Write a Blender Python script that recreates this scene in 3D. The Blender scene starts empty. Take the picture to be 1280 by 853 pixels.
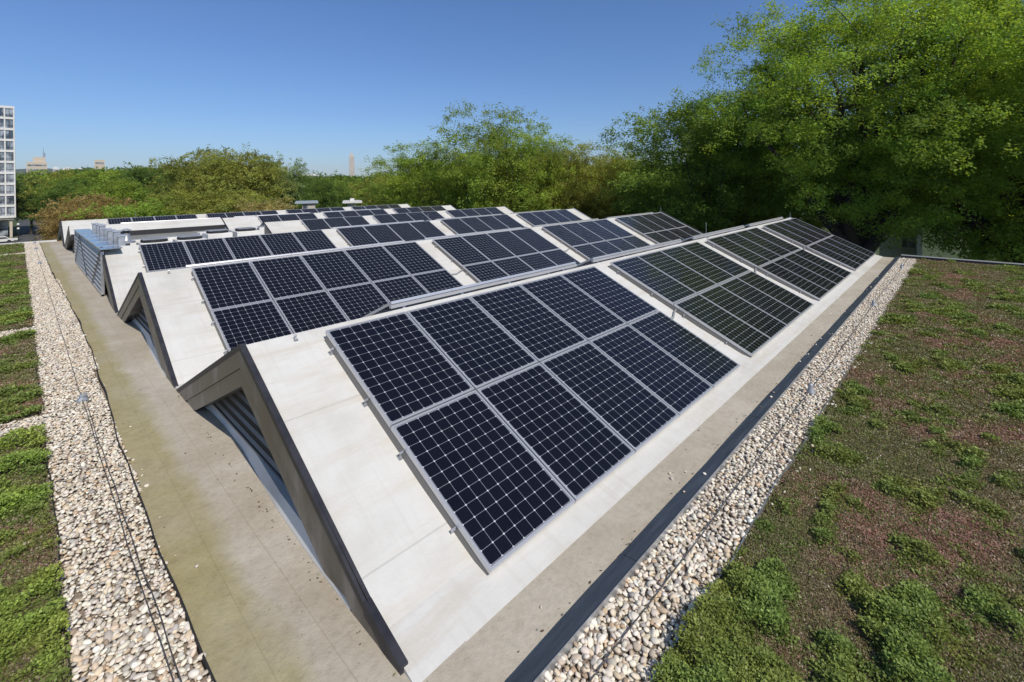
import bpy, math, random
import numpy as np
from mathutils import Vector, Matrix

R = math.radians
scene = bpy.context.scene
col = scene.collection

# ------------------------------------------------------------------ camera
CAM = np.array((-2.396161, -5.250098, 1.651139))
RIGHT = Vector((0.6931924, -0.72064992, -0.01216529))
DOWN = Vector((-0.01008836, 0.00717572, -0.99992336))
FWD = Vector((0.72068199, 0.693262, -0.00229602))
cd = bpy.data.cameras.new('camera')
cam = bpy.data.objects.new('camera', cd)
col.objects.link(cam)
m = Matrix((RIGHT, -DOWN, -FWD)).transposed().to_4x4()
m.translation = Vector(CAM)
cam.matrix_world = m
cd.sensor_width = 36.0
cd.lens = 595.31 / 1280 * 36
cd.shift_x = 0.0
cd.shift_y = -(426.5 - 228.497) / 1280
cd.clip_start = 0.05
cd.clip_end = 12000
scene.camera = cam

# ------------------------------------------------------------------ world, sun, exposure
SUN_EL = R(47)
SUN_AZ = math.atan2(-1.0, -0.15)          # direction of the sun in the xy plane
S = Vector((math.cos(SUN_AZ) * math.cos(SUN_EL), math.sin(SUN_AZ) * math.cos(SUN_EL), math.sin(SUN_EL)))
world = bpy.data.worlds.new('World')
scene.world = world
world.use_nodes = True
wn, wl = world.node_tree.nodes, world.node_tree.links
bg = wn['Background']
sky = wn.new('ShaderNodeTexSky')
sky.sky_type = 'NISHITA'
sky.sun_disc = False
sky.sun_elevation = SUN_EL
sky.sun_rotation = math.atan2(S.x, S.y)
sky.altitude = 0
sky.air_density = 1.0
sky.dust_density = 0.15
sky.ozone_density = 2.6
wtc = wn.new('ShaderNodeTexCoord')
wsp = wn.new('ShaderNodeSeparateXYZ')
wl.new(wtc.outputs['Generated'], wsp.inputs[0])
wrp = wn.new('ShaderNodeValToRGB')          # air colour by height above the horizon
for k, (p_, c_) in enumerate(((0.0, (.52, .62, .86)), (.10, (.56, .69, .93)), (.35, (.60, .78, 1.04)), (.62, (1.12, 1.06, 1.0)))):
    if k > 1: wrp.color_ramp.elements.new(p_)
    wrp.color_ramp.elements[k].position = p_
    wrp.color_ramp.elements[k].color = (*c_, 1)
wl.new(wsp.outputs[2], wrp.inputs[0])
wmx = wn.new('ShaderNodeMix')
wmx.data_type = 'RGBA'
wmx.blend_type = 'MULTIPLY'
wmx.inputs[0].default_value = 1.0
wl.new(sky.outputs[0], wmx.inputs[6])
wl.new(wrp.outputs[0], wmx.inputs[7])
wl.new(wmx.outputs[2], bg.inputs[0])
bg.inputs[1].default_value = 0.115
sd = bpy.data.lights.new('sun', 'SUN')
sd.energy = 4.3
sd.angle = R(0.53)
sd.color = (1.0, 0.935, 0.84)
sun = bpy.data.objects.new('sun', sd)
sun.rotation_euler = (-S).to_track_quat('-Z', 'Y').to_euler()
sun.location = (0, 0, 40)
col.objects.link(sun)
vs = scene.view_settings
vs.view_transform = 'Standard'
vs.look = 'None'
vs.gamma = 1
vs.exposure = 0.0
scene.cycles.max_bounces = 6
scene.cycles.transparent_max_bounces = 6

# ------------------------------------------------------------------ measured layout (metres)
P = 5.9417                     # ridge spacing
TH = 0.4288                    # slope of the arrays
CT, ST = math.cos(TH), math.sin(TH)
TN = math.tan(TH)
OFF = 0.12                     # array above membrane
GX = -0.81                     # plane of the gable ends
FLOOR = -1.34
ZG = -11.0                     # street level
APY, HALF = 0.23, 2.87
GROUP_X = [0.0, 5.894, 10.771, 15.730]
GROUP_N = [5, 4, 4, 4]
PITCH = [1.066, 1.059, 1.059, 1.059]
ROWL = 1.4777
DZ = [0.0, 0.01, -0.02, -0.055, -0.115, -0.155]
XEND = [20.12, 20.35, 21.0, 21.0, 21.0, 21.0]
rng = np.random.default_rng(7)
random.seed(7)


# ------------------------------------------------------------------ object helpers
def tag(o, label=None, cat=None, group=None, kind=None):
    if label: o['label'] = label
    if cat: o['category'] = cat
    if group: o['group'] = group
    if kind: o['kind'] = kind
    return o


def link(name, me, mat=None, parent=None):
    o = bpy.data.objects.new(name, me)
    if mat is not None and me is not None and len(me.materials) == 0:
        me.materials.append(mat)
    col.objects.link(o)
    if parent is not None:
        o.parent = parent
    return o


def empty(name, loc, label, cat, group=None, rz=0.0):
    o = bpy.data.objects.new(name, None)
    o.empty_display_size = 0.2
    o.location = loc
    o.rotation_euler = (0, 0, rz)
    col.objects.link(o)
    return tag(o, label, cat, group)


def np_mesh(name, verts, faces, colors=None, smooth=False):
    """verts (n,3) float, faces (m,k) int of one size"""
    me = bpy.data.meshes.new(name)
    verts = np.ascontiguousarray(verts, dtype=np.float32)
    faces = np.ascontiguousarray(faces, dtype=np.int32)
    n, k = faces.shape
    me.vertices.add(len(verts))
    me.vertices.foreach_set('co', verts.ravel())
    me.loops.add(n * k)
    me.loops.foreach_set('vertex_index', faces.ravel())
    me.polygons.add(n)
    me.polygons.foreach_set('loop_start', np.arange(0, n * k, k, dtype=np.int32))
    me.polygons.foreach_set('loop_total', np.full(n, k, dtype=np.int32))
    if smooth:
        me.polygons.foreach_set('use_smooth', np.ones(n, dtype=bool))
    if colors is not None:
        a = me.color_attributes.new('tint', 'FLOAT_COLOR', 'POINT')
        c = np.ones((len(verts), 4), dtype=np.float32)
        c[:, :3] = colors
        a.data.foreach_set('color', c.ravel())
    me.update(calc_edges=True)
    return me


class MB:
    """collects shapes and links them as one mesh"""
    def __init__(self, origin=(0, 0, 0)):
        self.v, self.f, self.o = [], [], Vector(origin)

    def add(self, vs, fs):
        b = len(self.v)
        self.v += [tuple(Vector(p) - self.o) for p in vs]
        self.f += [tuple(b + i for i in f) for f in fs]

    def box(self, x0, x1, y0, y1, z0, z1):
        self.add([(x, y, z) for x in (x0, x1) for y in (y0, y1) for z in (z0, z1)],
                 [(0, 1, 3, 2), (4, 6, 7, 5), (0, 4, 5, 1), (2, 3, 7, 6), (0, 2, 6, 4), (1, 5, 7, 3)])

    def bar(self, a, b, w, h, up=(0, 0, 1)):
        """box from a to b, w wide, h high, centred"""
        a, b = Vector(a), Vector(b)
        d = (b - a).normalized()
        s = d.cross(Vector(up))
        if s.length < 1e-5: s = d.cross(Vector((1, 0, 0)))
        s.normalize()
        u = s.cross(d)
        q = [(-w / 2, -h / 2), (w / 2, -h / 2), (w / 2, h / 2), (-w / 2, h / 2)]
        self.add([e + s * x + u * y for e in (a, b) for x, y in q],
                 [(3, 2, 1, 0), (4, 5, 6, 7), (0, 1, 5, 4), (1, 2, 6, 5), (2, 3, 7, 6), (3, 0, 4, 7)])

    def prism(self, pts, axis, t0, t1):
        """polygon pts (2d) extruded along axis between t0 and t1"""
        def p3(p, t):
            return {'x': (t, p[0], p[1]), 'y': (p[0], t, p[1]), 'z': (p[0], p[1], t)}[axis]
        n = len(pts)
        self.add([p3(p, t0) for p in pts] + [p3(p, t1) for p in pts],
                 [tuple(range(n))[::-1], tuple(range(n, 2 * n))] + [(i, (i + 1) % n, n + (i + 1) % n, n + i) for i in range(n)])

    def tube(self, pts, r, seg=8, cap=True):
        pts = [Vector(p) for p in pts]
        rs = r if isinstance(r, (list, tuple)) else [r] * len(pts)
        vs, fs = [], []
        for i, p in enumerate(pts):
            d = (pts[min(i + 1, len(pts) - 1)] - pts[max(i - 1, 0)]).normalized()
            s = d.cross(Vector((0, 0, 1)))
            if s.length < 1e-4: s = Vector((1, 0, 0))
            s.normalize()
            u = s.cross(d)
            for k in range(seg):
                a = 2 * math.pi * k / seg
                vs.append(p + (s * math.cos(a) + u * math.sin(a)) * rs[i])
        for i in range(len(pts) - 1):
            for k in range(seg):
                k2 = (k + 1) % seg
                fs.append((i * seg + k, i * seg + k2, (i + 1) * seg + k2, (i + 1) * seg + k))
        if cap:
            fs.append(tuple(range(seg))[::-1])
            fs.append(tuple((len(pts) - 1) * seg + k for k in range(seg)))
        self.add(vs, fs)

    def lathe(self, prof, c=(0, 0, 0), seg=20):
        c = Vector(c)
        vs, fs = [], []
        for r, z in prof:
            for k in range(seg):
                a = 2 * math.pi * k / seg
                vs.append(c + Vector((r * math.cos(a), r * math.sin(a), z)))
        for i in range(len(prof) - 1):
            for k in range(seg):
                k2 = (k + 1) % seg
                fs.append((i * seg + k, i * seg + k2, (i + 1) * seg + k2, (i + 1) * seg + k))
        fs.append(tuple(range(seg))[::-1])
        fs.append(tuple((len(prof) - 1) * seg + k for k in range(seg)))
        self.add(vs, fs)

    def build(self, name, mat, parent=None, smooth=False, bevel=0.0):
        me = bpy.data.meshes.new(name)
        me.from_pydata(self.v, [], self.f)
        me.update()
        import bmesh
        bm = bmesh.new()
        bm.from_mesh(me)
        bmesh.ops.recalc_face_normals(bm, faces=bm.faces)
        bm.to_mesh(me)
        bm.free()
        if smooth:
            for p in me.polygons: p.use_smooth = True
        o = link(name, me, mat, parent)
        if bevel:
            md = o.modifiers.new('bevel', 'BEVEL')
            md.width = bevel
            md.segments = 2
        return o


def copy_tree(o, parent=None):
    c = o.copy()
    col.objects.link(c)
    c.parent = parent
    for ch in o.children:
        copy_tree(ch, c)
    return c


# ------------------------------------------------------------------ materials
def mat_new(name, base=(.5, .5, .5), rough=.6, metal=0.0, spec=None):
    mt = bpy.data.materials.new(name)
    mt.use_nodes = True
    b = mt.node_tree.nodes['Principled BSDF']
    b.inputs['Base Color'].default_value = (*base, 1)
    b.inputs['Roughness'].default_value = rough
    b.inputs['Metallic'].default_value = metal
    if spec is not None: b.inputs['Specular IOR Level'].default_value = spec
    return mt, mt.node_tree.nodes, mt.node_tree.links, b


def noise(N, L, vec, scale, detail=4, rough=.55, w=None):
    n = N.new('ShaderNodeTexNoise')
    n.inputs['Scale'].default_value = scale
    n.inputs['Detail'].default_value = detail
    n.inputs['Roughness'].default_value = rough
    L.new(vec, n.inputs['Vector'])
    return n.outputs['Fac']


def ramp(N, L, fac, stops):
    r = N.new('ShaderNodeValToRGB')
    e = r.color_ramp.elements
    while len(e) < len(stops): e.new(.5)
    for k, (p, c) in enumerate(stops):
        e[k].position = p
        e[k].color = (*c, 1) if len(c) == 3 else c
    L.new(fac, r.inputs[0])
    return r.outputs[0]


def mix(N, L, fac, a, b, mode='MIX'):
    n = N.new('ShaderNodeMix')
    n.data_type = 'RGBA'
    n.blend_type = mode
    for s, v in ((n.inputs[0], fac), (n.inputs[6], a), (n.inputs[7], b)):
        if hasattr(v, 'is_linked'): L.new(v, s)
        elif isinstance(v, (int, float)): s.default_value = v
        else: s.default_value = (*v, 1)
    return n.outputs[2]


def math_(N, L, op, a, b=None, c=None):
    n = N.new('ShaderNodeMath')
    n.operation = op
    for s, v in zip(n.inputs, (a, b, c)):
        if v is None: continue
        if hasattr(v, 'is_linked'): L.new(v, s)
        else: s.default_value = v
    return n.outputs[0]


def bump(N, L, b, h, strength=.3, dist=.01):
    n = N.new('ShaderNodeBump')
    n.inputs['Strength'].default_value = strength
    n.inputs['Distance'].default_value = dist
    L.new(h, n.inputs['Height'])
    L.new(n.outputs[0], b.inputs['Normal'])


def geo_pos(N):
    return N.new('ShaderNodeNewGeometry').outputs['Position']


def sep(N, L, v):
    s = N.new('ShaderNodeSeparateXYZ')
    L.new(v, s.inputs[0])
    return s.outputs


def scaled(N, L, v, sc):
    n = N.new('ShaderNodeMapping')
    n.inputs['Scale'].default_value = sc
    L.new(v, n.inputs['Vector'])
    return n.outputs[0]


def seam_line(N, L, coord, period, offset, width):
    """1 on a thin line every period metres"""
    a = math_(N, L, 'ADD', coord, offset)
    f = math_(N, L, 'FRACT', math_(N, L, 'DIVIDE', a, period))
    d = math_(N, L, 'ABSOLUTE', math_(N, L, 'SUBTRACT', f, .5))
    return math_(N, L, 'LESS_THAN', d, width / period / 2)


# white roofing membrane on the ridges
MEM, N, L, b = mat_new('white_membrane', (.7, .69, .66), .55)
p = geo_pos(N)
n1 = noise(N, L, p, .9, 5, .6)
n2 = noise(N, L, p, 7, 5, .65)
n3 = noise(N, L, scaled(N, L, p, (.6, 4, 4)), 1.1, 5, .7)
c = ramp(N, L, n1, [(.3, (.49, .475, .435)), (.46, (.575, .565, .535)), (.75, (.63, .62, .595))])
c = mix(N, L, math_(N, L, 'MULTIPLY', ramp(N, L, n3, [(.48, (0, 0, 0)), (.68, (1, 1, 1))]), .45), c, (.46, .395, .30))
c = mix(N, L, math_(N, L, 'MULTIPLY', ramp(N, L, n2, [(.35, (1, 1, 1)), (.6, (0, 0, 0))]), .22), c, (.50, .49, .45))
n7 = noise(N, L, scaled(N, L, p, (9, .45, .45)), 1.4, 6, .7)
c = mix(N, L, math_(N, L, 'MULTIPLY', ramp(N, L, n7, [(.50, (0, 0, 0)), (.70, (1, 1, 1))]), .22), c, (.40, .36, .30))
n8 = noise(N, L, p, 24, 6, .8)
c = mix(N, L, math_(N, L, 'MULTIPLY', ramp(N, L, n8, [(.66, (0, 0, 0)), (.72, (1, 1, 1))]), .30), c, (.30, .27, .22))
sx, sy, sz = sep(N, L, p)
s1 = seam_line(N, L, sz, .62, .18, .006)
c = mix(N, L, math_(N, L, 'MULTIPLY', s1, .45), c, (.35, .34, .31))
L.new(c, b.inputs['Base Color'])
n4 = noise(N, L, p, 60, 3, .6)
bump(N, L, b, math_(N, L, 'ADD', n2, math_(N, L, 'MULTIPLY', n4, .15)), .25, .02)

# beige flat roof membrane: walkway and gutter
DECK, N, L, b = mat_new('beige_membrane', (.36, .32, .25), .75)
p = geo_pos(N)
sx, sy, sz = sep(N, L, p)
n1 = noise(N, L, p, .8, 6, .62)
n2 = noise(N, L, p, 5, 6, .7)
n3 = noise(N, L, scaled(N, L, p, (1, .35, 1)), 3.2, 4, .6)
c = ramp(N, L, n1, [(.3, (.36, .315, .245)), (.5, (.43, .385, .31)), (.72, (.49, .45, .385))])
c = mix(N, L, math_(N, L, 'MULTIPLY', ramp(N, L, n2, [(.34, (1, 1, 1)), (.58, (0, 0, 0))]), .30), c, (.31, .25, .175))
# olive algae film along the low west side of the walkway
xe = math_(N, L, 'ADD', sx, math_(N, L, 'MULTIPLY', math_(N, L, 'SUBTRACT', n3, .5), .35))
al = N.new('ShaderNodeMapRange')
for k, v in (('From Min', -1.30), ('From Max', -1.14), ('To Min', .85), ('To Max', 0.0)): al.inputs[k].default_value = v
L.new(xe, al.inputs['Value'])
moss = ramp(N, L, n2, [(.3, (.27, .23, .095)), (.7, (.35, .305, .15))])
c = mix(N, L, math_(N, L, 'MULTIPLY', al.outputs[0], ramp(N, L, n1, [(.32, (.5, .5, .5)), (.55, (1, 1, 1))])), c, moss)
# fine grime and pale scuffs
n5 = noise(N, L, p, 17, 8, .75)
c = mix(N, L, 1.0, c, ramp(N, L, n5, [(.3, (.82, .81, .79)), (.5, (1, 1, 1)), (.7, (1.08, 1.07, 1.05))]), 'MULTIPLY')
n6 = noise(N, L, scaled(N, L, p, (1, 5, 1)), 2.6, 7, .8)
c = mix(N, L, math_(N, L, 'MULTIPLY', ramp(N, L, n6, [(.64, (0, 0, 0)), (.70, (1, 1, 1))]), .25), c, (.56, .53, .47))
# laps of the sheets
s1 = seam_line(N, L, math_(N, L, 'ADD', sx, math_(N, L, 'MULTIPLY', n3, .012)), .33, 1.50, .008)
s2 = math_(N, L, 'MULTIPLY', seam_line(N, L, sy, 2.7, .9, .010), .5)
s1 = math_(N, L, 'MULTIPLY', s1, math_(N, L, 'LESS_THAN', sx, -.75))
c = mix(N, L, math_(N, L, 'MULTIPLY', math_(N, L, 'MAXIMUM', s1, s2), .30), c, (.20, .165, .09))
sp = noise(N, L, p, 38, 2, .5)
c = mix(N, L, math_(N, L, 'MULTIPLY', ramp(N, L, sp, [(.70, (0, 0, 0)), (.74, (1, 1, 1))]), .6), c, (.12, .10, .07))
L.new(c, b.inputs['Base Color'])
n4 = noise(N, L, p, 45, 4, .6)
bump(N, L, b, math_(N, L, 'ADD', n2, math_(N, L, 'MULTIPLY', n4, .3)), .5, .02)

# weathered brown grey metal of the gable fascia
FASC, N, L, b = mat_new('fascia_metal', (.22, .19, .155), .34, .7)
p = geo_pos(N)
n1 = noise(N, L, scaled(N, L, p, (1, 1.2, .5)), 2.2, 5, .6)
n2 = noise(N, L, scaled(N, L, p, (1, 8, 1)), 3.0, 4, .6)
c = ramp(N, L, n1, [(.3, (.085, .085, .088)), (.5, (.17, .168, .168)), (.72, (.40, .395, .39))])
c = mix(N, L, math_(N, L, 'MULTIPLY', n2, .4), c, (.14, .12, .10))
L.new(c, b.inputs['Base Color'])
L.new(ramp(N, L, n1, [(.3, (.3, .3, .3)), (.7, (.5, .5, .5))]), b.inputs['Roughness'])

COPE, N, L, b = mat_new('dark_coping', (.028, .028, .036), .5, .2)
p = geo_pos(N)
L.new(ramp(N, L, noise(N, L, p, 6, 4), [(.3, (.02, .02, .026)), (.7, (.045, .045, .055))]), b.inputs['Base Color'])
CURB, N, L, b = mat_new('dark_curb_flashing', (.035, .045, .06), .55)
p = geo_pos(N)
L.new(ramp(N, L, noise(N, L, scaled(N, L, p, (.5, 6, 6)), 3, 5, .7), [(.3, (.020, .027, .038)), (.7, (.052, .064, .085))]), b.inputs['Base Color'])
SILV, N, L, b = mat_new('galvanised_steel', (.55, .56, .58), .38, .75)
p = geo_pos(N)
L.new(ramp(N, L, noise(N, L, p, 9, 4), [(.3, (.42, .43, .45)), (.7, (.62, .63, .65))]), b.inputs['Base Color'])
SILV2, N, L, b = mat_new('aluminium_frame', (.60, .60, .62), .35, .6)
DARKM, N, L, b = mat_new('dark_metal', (.03, .03, .032), .5, .3)
BLUEP, N, L, b = mat_new('bare_steel_plate', (.38, .42, .48), .16, .95)
WHITE, N, L, b = mat_new('white_paint', (.74, .73, .70), .5)
p = geo_pos(N)
L.new(ramp(N, L, noise(N, L, p, 1.5, 5), [(.3, (.56, .55, .52)), (.6, (.68, .67, .64))]), b.inputs['Base Color'])
BEIGE, N, L, b = mat_new('beige_masonry', (.50, .43, .34), .85)
STONE, N, L, b = mat_new('pale_marble', (.58, .52, .45), .8)
p = geo_pos(N)
sx, sy, sz = sep(N, L, p)
L.new(ramp(N, L, noise(N, L, scaled(N, L, p, (.02, .02, .08)), 1, 3), [(.3, (.40, .36, .31)), (.7, (.48, .43, .38))]), b.inputs['Base Color'])
GREYR, N, L, b = mat_new('grey_roofing', (.30, .34, .38), .6)
BRICK, N, L, b = mat_new('orange_brick', (.42, .19, .12), .85)
bt = N.new('ShaderNodeTexBrick')
bt.inputs['Scale'].default_value = 4
bt.inputs['Color1'].default_value = (.42, .20, .12, 1)
bt.inputs['Color2'].default_value = (.34, .15, .09, 1)
bt.inputs['Mortar'].default_value = (.45, .40, .35, 1)
L.new(bt.outputs[0], b.inputs['Base Color'])
LEAD, N, L, b = mat_new('anchor_grey', (.36, .37, .38), .5, .4)
CABLE, N, L, b = mat_new('twisted_cable', (.13, .12, .11), .5, .6)
EDGE, N, L, b = mat_new('black_edging', (.022, .020, .018), .7)
GLASSW, N, L, b = mat_new('window_glass', (.05, .07, .09), .06, 0.0, 1.0)
p = geo_pos(N)
L.new(ramp(N, L, noise(N, L, scaled(N, L, p, (.9, .9, .6)), .8, 2), [(.40, (.05, .06, .075)), (.5, (.16, .18, .21)), (.62, (.33, .36, .40))]), b.inputs['Base Color'])
SKIRT, N, L, b = mat_new('grey_skirt', (.20, .19, .18), .55, .2)
SCREEN, N, L, b = mat_new('screen_metal', (.52, .47, .40), .5, .1)
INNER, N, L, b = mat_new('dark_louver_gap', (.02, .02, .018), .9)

# solar module glass: 8 x 12 cells with clipped corners, all in the module's own coordinates
PW_, PL_ = 1.048, 1.462
def make_cell(name, ca, cb, line):
    mt, N, L, b = mat_new(name, ca, .09, 0.0, .30)
    tc = N.new('ShaderNodeTexCoord')
    ox, oy, oz = sep(N, L, tc.outputs['Object'])
    mx, my = .029, .031                      # border up to the first cell
    cx = (PW_ - 2 * mx) / 8
    cy = (PL_ - 2 * my) / 12
    u = math_(N, L, 'DIVIDE', math_(N, L, 'SUBTRACT', ox, mx), cx)
    v = math_(N, L, 'DIVIDE', math_(N, L, 'SUBTRACT', math_(N, L, 'MULTIPLY', oy, -1.0), my), cy)
    au = math_(N, L, 'ABSOLUTE', math_(N, L, 'SUBTRACT', math_(N, L, 'FRACT', u), .5))
    av = math_(N, L, 'ABSOLUTE', math_(N, L, 'SUBTRACT', math_(N, L, 'FRACT', v), .5))
    ln = math_(N, L, 'GREATER_THAN', math_(N, L, 'MAXIMUM', au, av), .5 - .016)
    dm = math_(N, L, 'GREATER_THAN', math_(N, L, 'ADD', au, av), .5 + .5 - .085)
    ins = math_(N, L, 'MULTIPLY', math_(N, L, 'LESS_THAN', math_(N, L, 'ABSOLUTE', math_(N, L, 'SUBTRACT', u, 4)), 4.02),
                math_(N, L, 'LESS_THAN', math_(N, L, 'ABSOLUTE', math_(N, L, 'SUBTRACT', v, 6)), 6.02))
    out = math_(N, L, 'SUBTRACT', 1.0, ins)
    oi = N.new('ShaderNodeObjectInfo')
    cell = mix(N, L, oi.outputs['Random'], ca, cb)
    cid = N.new('ShaderNodeCombineXYZ')
    L.new(math_(N, L, 'FLOOR', u), cid.inputs[0])
    L.new(math_(N, L, 'FLOOR', v), cid.inputs[1])
    L.new(math_(N, L, 'MULTIPLY', oi.outputs['Random'], 57.0), cid.inputs[2])
    wn_ = N.new('ShaderNodeTexWhiteNoise')
    L.new(cid.outputs[0], wn_.inputs['Vector'])
    cell = mix(N, L, math_(N, L, 'MULTIPLY', wn_.outputs['Value'], .35), cell, (.006, .0065, .011))
    c = mix(N, L, ln, cell, line)
    c = mix(N, L, dm, c, (.50, .52, .56))
    c = mix(N, L, out, c, (.16, .17, .20))
    # a little dust
    dn = noise(N, L, tc.outputs['Object'], 3.0, 5, .7)
    c = mix(N, L, math_(N, L, 'MULTIPLY', dn, .010), c, (.5, .47, .42))
    L.new(c, b.inputs['Base Color'])
    L.new(ramp(N, L, dn, [(.3, (.06, .06, .06)), (.7, (.15, .15, .15))]), b.inputs['Roughness'])
    return mt
CELL_A = make_cell('module_glass_blue_black', (.002, .0025, .008), (.0028, .0035, .011), (.20, .21, .25))
CELL_B = make_cell('module_glass_black', (.0025, .003, .005), (.003, .004, .010), (.24, .25, .28))

# pebbles, plants, leaves: colour comes from the tint each stone or leaf carries
def tint_mat(name, rough, trans=0.0, use_obj=False, spec=.3):
    mt = bpy.data.materials.new(name)
    mt.use_nodes = True
    N, L = mt.node_tree.nodes, mt.node_tree.links
    b = N['Principled BSDF']
    at = N.new('ShaderNodeAttribute')
    at.attribute_name = 'tint'
    c = at.outputs['Color']
    if use_obj:
        oi = N.new('ShaderNodeObjectInfo')
        c = mix(N, L, 1.0, c, oi.outputs['Color'], 'MULTIPLY')
    L.new(c, b.inputs['Base Color'])
    b.inputs['Roughness'].default_value = rough
    b.inputs['Specular IOR Level'].default_value = spec
    if trans:
        tr = N.new('ShaderNodeBsdfTranslucent')
        L.new(mix(N, L, 1.0, c, (1.5, 1.35, .55), 'MULTIPLY'), tr.inputs[0])
        ms = N.new('ShaderNodeMixShader')
        ms.inputs[0].default_value = trans
        L.new(b.outputs[0], ms.inputs[1])
        L.new(tr.outputs[0], ms.inputs[2])
        L.new(ms.outputs[0], N['Material Output'].inputs[0])
    return mt
PEB = tint_mat('river_pebble', .6)
SEDUM = tint_mat('sedum_leaf', .55, .25)
LEAF = tint_mat('tree_leaf', .6, .48, True, .15)
BARK, N, L, b = mat_new('bark', (.05, .04, .032), .9)
p = geo_pos(N)
L.new(ramp(N, L, noise(N, L, scaled(N, L, p, (4, 4, 1)), 3, 5, .7), [(.3, (.022, .018, .014)), (.7, (.075, .062, .05))]), b.inputs['Base Color'])

SOIL, N, L, b = mat_new('planted_substrate', (.09, .06, .04), .95)
p = geo_pos(N)
n1 = noise(N, L, p, 1.3, 6, .65)
n2 = noise(N, L, p, 22, 6, .75)
n3 = noise(N, L, p, 110, 3, .6)
c = ramp(N, L, n1, [(.32, (.12, .09, .055)), (.46, (.12, .105, .055)), (.58, (.14, .095, .065)), (.72, (.11, .115, .05))])
c = mix(N, L, 1.0, c, ramp(N, L, n2, [(.3, (.45, .45, .45)), (.7, (1.35, 1.35, 1.35))]), 'MULTIPLY')
L.new(c, b.inputs['Base Color'])
bump(N, L, b, math_(N, L, 'ADD', n2, math_(N, L, 'MULTIPLY', n3, .5)), .9, .03)

GRAVB, N, L, b = mat_new('gravel_bedding', (.13, .09, .06), .95)
p = geo_pos(N)
L.new(ramp(N, L, noise(N, L, p, 30, 5, .7), [(.3, (.14, .105, .08)), (.7, (.34, .28, .22))]), b.inputs['Base Color'])
GRASS, N, L, b = mat_new('park_ground', (.05, .07, .02), .95)
p = geo_pos(N)
L.new(ramp(N, L, noise(N, L, p, .02, 6, .6), [(.3, (.030, .045, .013)), (.7, (.075, .095, .03))]), b.inputs['Base Color'])
ASPH, N, L, b = mat_new('asphalt', (.055, .056, .06), .9)
p = geo_pos(N)
L.new(ramp(N, L, noise(N, L, p, .6, 6, .6), [(.3, (.045, .046, .05)), (.7, (.085, .085, .09))]), b.inputs['Base Color'])
HILL, N, L, b = mat_new('wooded_hill', (.05, .07, .04), .95)
p = geo_pos(N)
L.new(ramp(N, L, noise(N, L, p, .01, 6, .7), [(.3, (.03, .045, .025)), (.7, (.07, .085, .045))]), b.inputs['Base Color'])

# ------------------------------------------------------------------ ground, street, hills
mb = MB()
mb.add([(-3480, -880, ZG), (5580, -880, ZG), (5580, 5380, ZG), (-3480, 5380, ZG)], [(0, 1, 2, 3)])
tag(mb.build('ground', GRASS), kind='structure')
mb = MB()
mb.box(-60, 6.5, 146, 161, ZG - .1, ZG + .004)
mb.box(-2.2, 5.0, 161.01, 260, ZG - .1, ZG + .004)
tag(mb.build('street', ASPH), kind='structure')
mb = MB()
mb.box(-60, 6.4, 144.2, 145.98, ZG - .1, ZG + .13)
mb.box(-60, -2.3, 161.02, 166, ZG - .1, ZG + .13)
tag(mb.build('pavement', WHITE), kind='structure')

xs = np.linspace(-1800, 5200, 120)
ys = np.linspace(4200, 5200, 12)
hv, hf = [], []
for j, y in enumerate(ys):
    for i, x in enumerate(xs):
        e = math.sin(math.pi * j / 11) ** .7
        h = e * (134 + 10 * math.sin(x * .0021 + 1) + 6 * math.sin(x * .0093) + 3 * math.sin(x * .031 + j))
        h *= 1 / (1 + math.exp((x - 650) / 120))
        hv.append((x, y, ZG - 2 + h))
for j in range(11):
    for i in range(119):
        a = j * 120 + i
        hf.append((a, a + 1, a + 121, a + 120))
tag(link('hills', np_mesh('hills', np.array(hv), np.array(hf)), HILL), kind='structure')

# ------------------------------------------------------------------ building under the roof
bw = empty('low_building', (9, 10, ZG), 'low building whose flat planted roof carries the ridges of solar panels', 'building')
mb = MB((9, 10, ZG))
mb.box(-14.0, 20.36, -12.0, 31.3, ZG, FLOOR - .16)
mb.build('wall', BEIGE, bw)
mb = MB((9, 10, ZG))
mb.box(-14.02, 21.1, 3.0, 31.32, -1.6, FLOOR - .02)
mb.box(-14.02, 20.38, -12.02, 3.0, -1.6, FLOOR - .15)
mb.build('roof_slab', DECK, bw)
mb = MB((9, 10, ZG))
mb.box(20.04, 20.32, -12.02, -3.40, -1.62, -1.225)
mb.build('parapet', LEAD, bw)
mb = MB((9, 10, ZG))
mb.box(-14.02, -.9, 31.05, 31.34, -1.62, -1.27)
mb.build('parapet', WHITE, bw)
mb = MB((9, 10, ZG))
mb.box(19.98, 20.04, -12.0, -3.40, -1.62, -1.23)
mb.build('parapet_shade_strip', COPE, bw)  # dark strip paints in the shade on the parapet's inner face

# walkway along the gable ends, with its wavy edge
wav = [(-6, -1.62), (-1.94, -1.612), (-.8, -1.606), (.24, -1.618), (1.6, -1.60), (2.8, -1.567), (4.2, -1.53), (5.67, -1.499), (7.4, -1.478), (9.2, -1.468),
       (12, -1.50), (15, -1.545), (18.1, -1.568), (24, -1.578), (31, -1.58)]
def wx(y):
    return float(np.interp(y, [a for a, _ in wav], [b_ for _, b_ in wav])) + .010 * math.sin(y * 2.3) + .006 * math.sin(y * 5.1 + 1)
yy = list(np.linspace(-6, 31.0, 150))
v, f = [], []
for i, y in enumerate(yy):
    v += [(wx(y), y, FLOOR + .004), (-1.17, y, FLOOR + .002 * math.sin(y * 1.7)), (-.4, y, FLOOR + .004)]
    if i:
        k = 3 * i
        f += [(k - 3, k - 2, k + 1, k), (k - 2, k - 1, k + 2, k + 1)]
tag(link('walkway', np_mesh('walkway', np.array(v), np.array(f)), DECK), kind='structure')
mb = MB()
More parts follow.
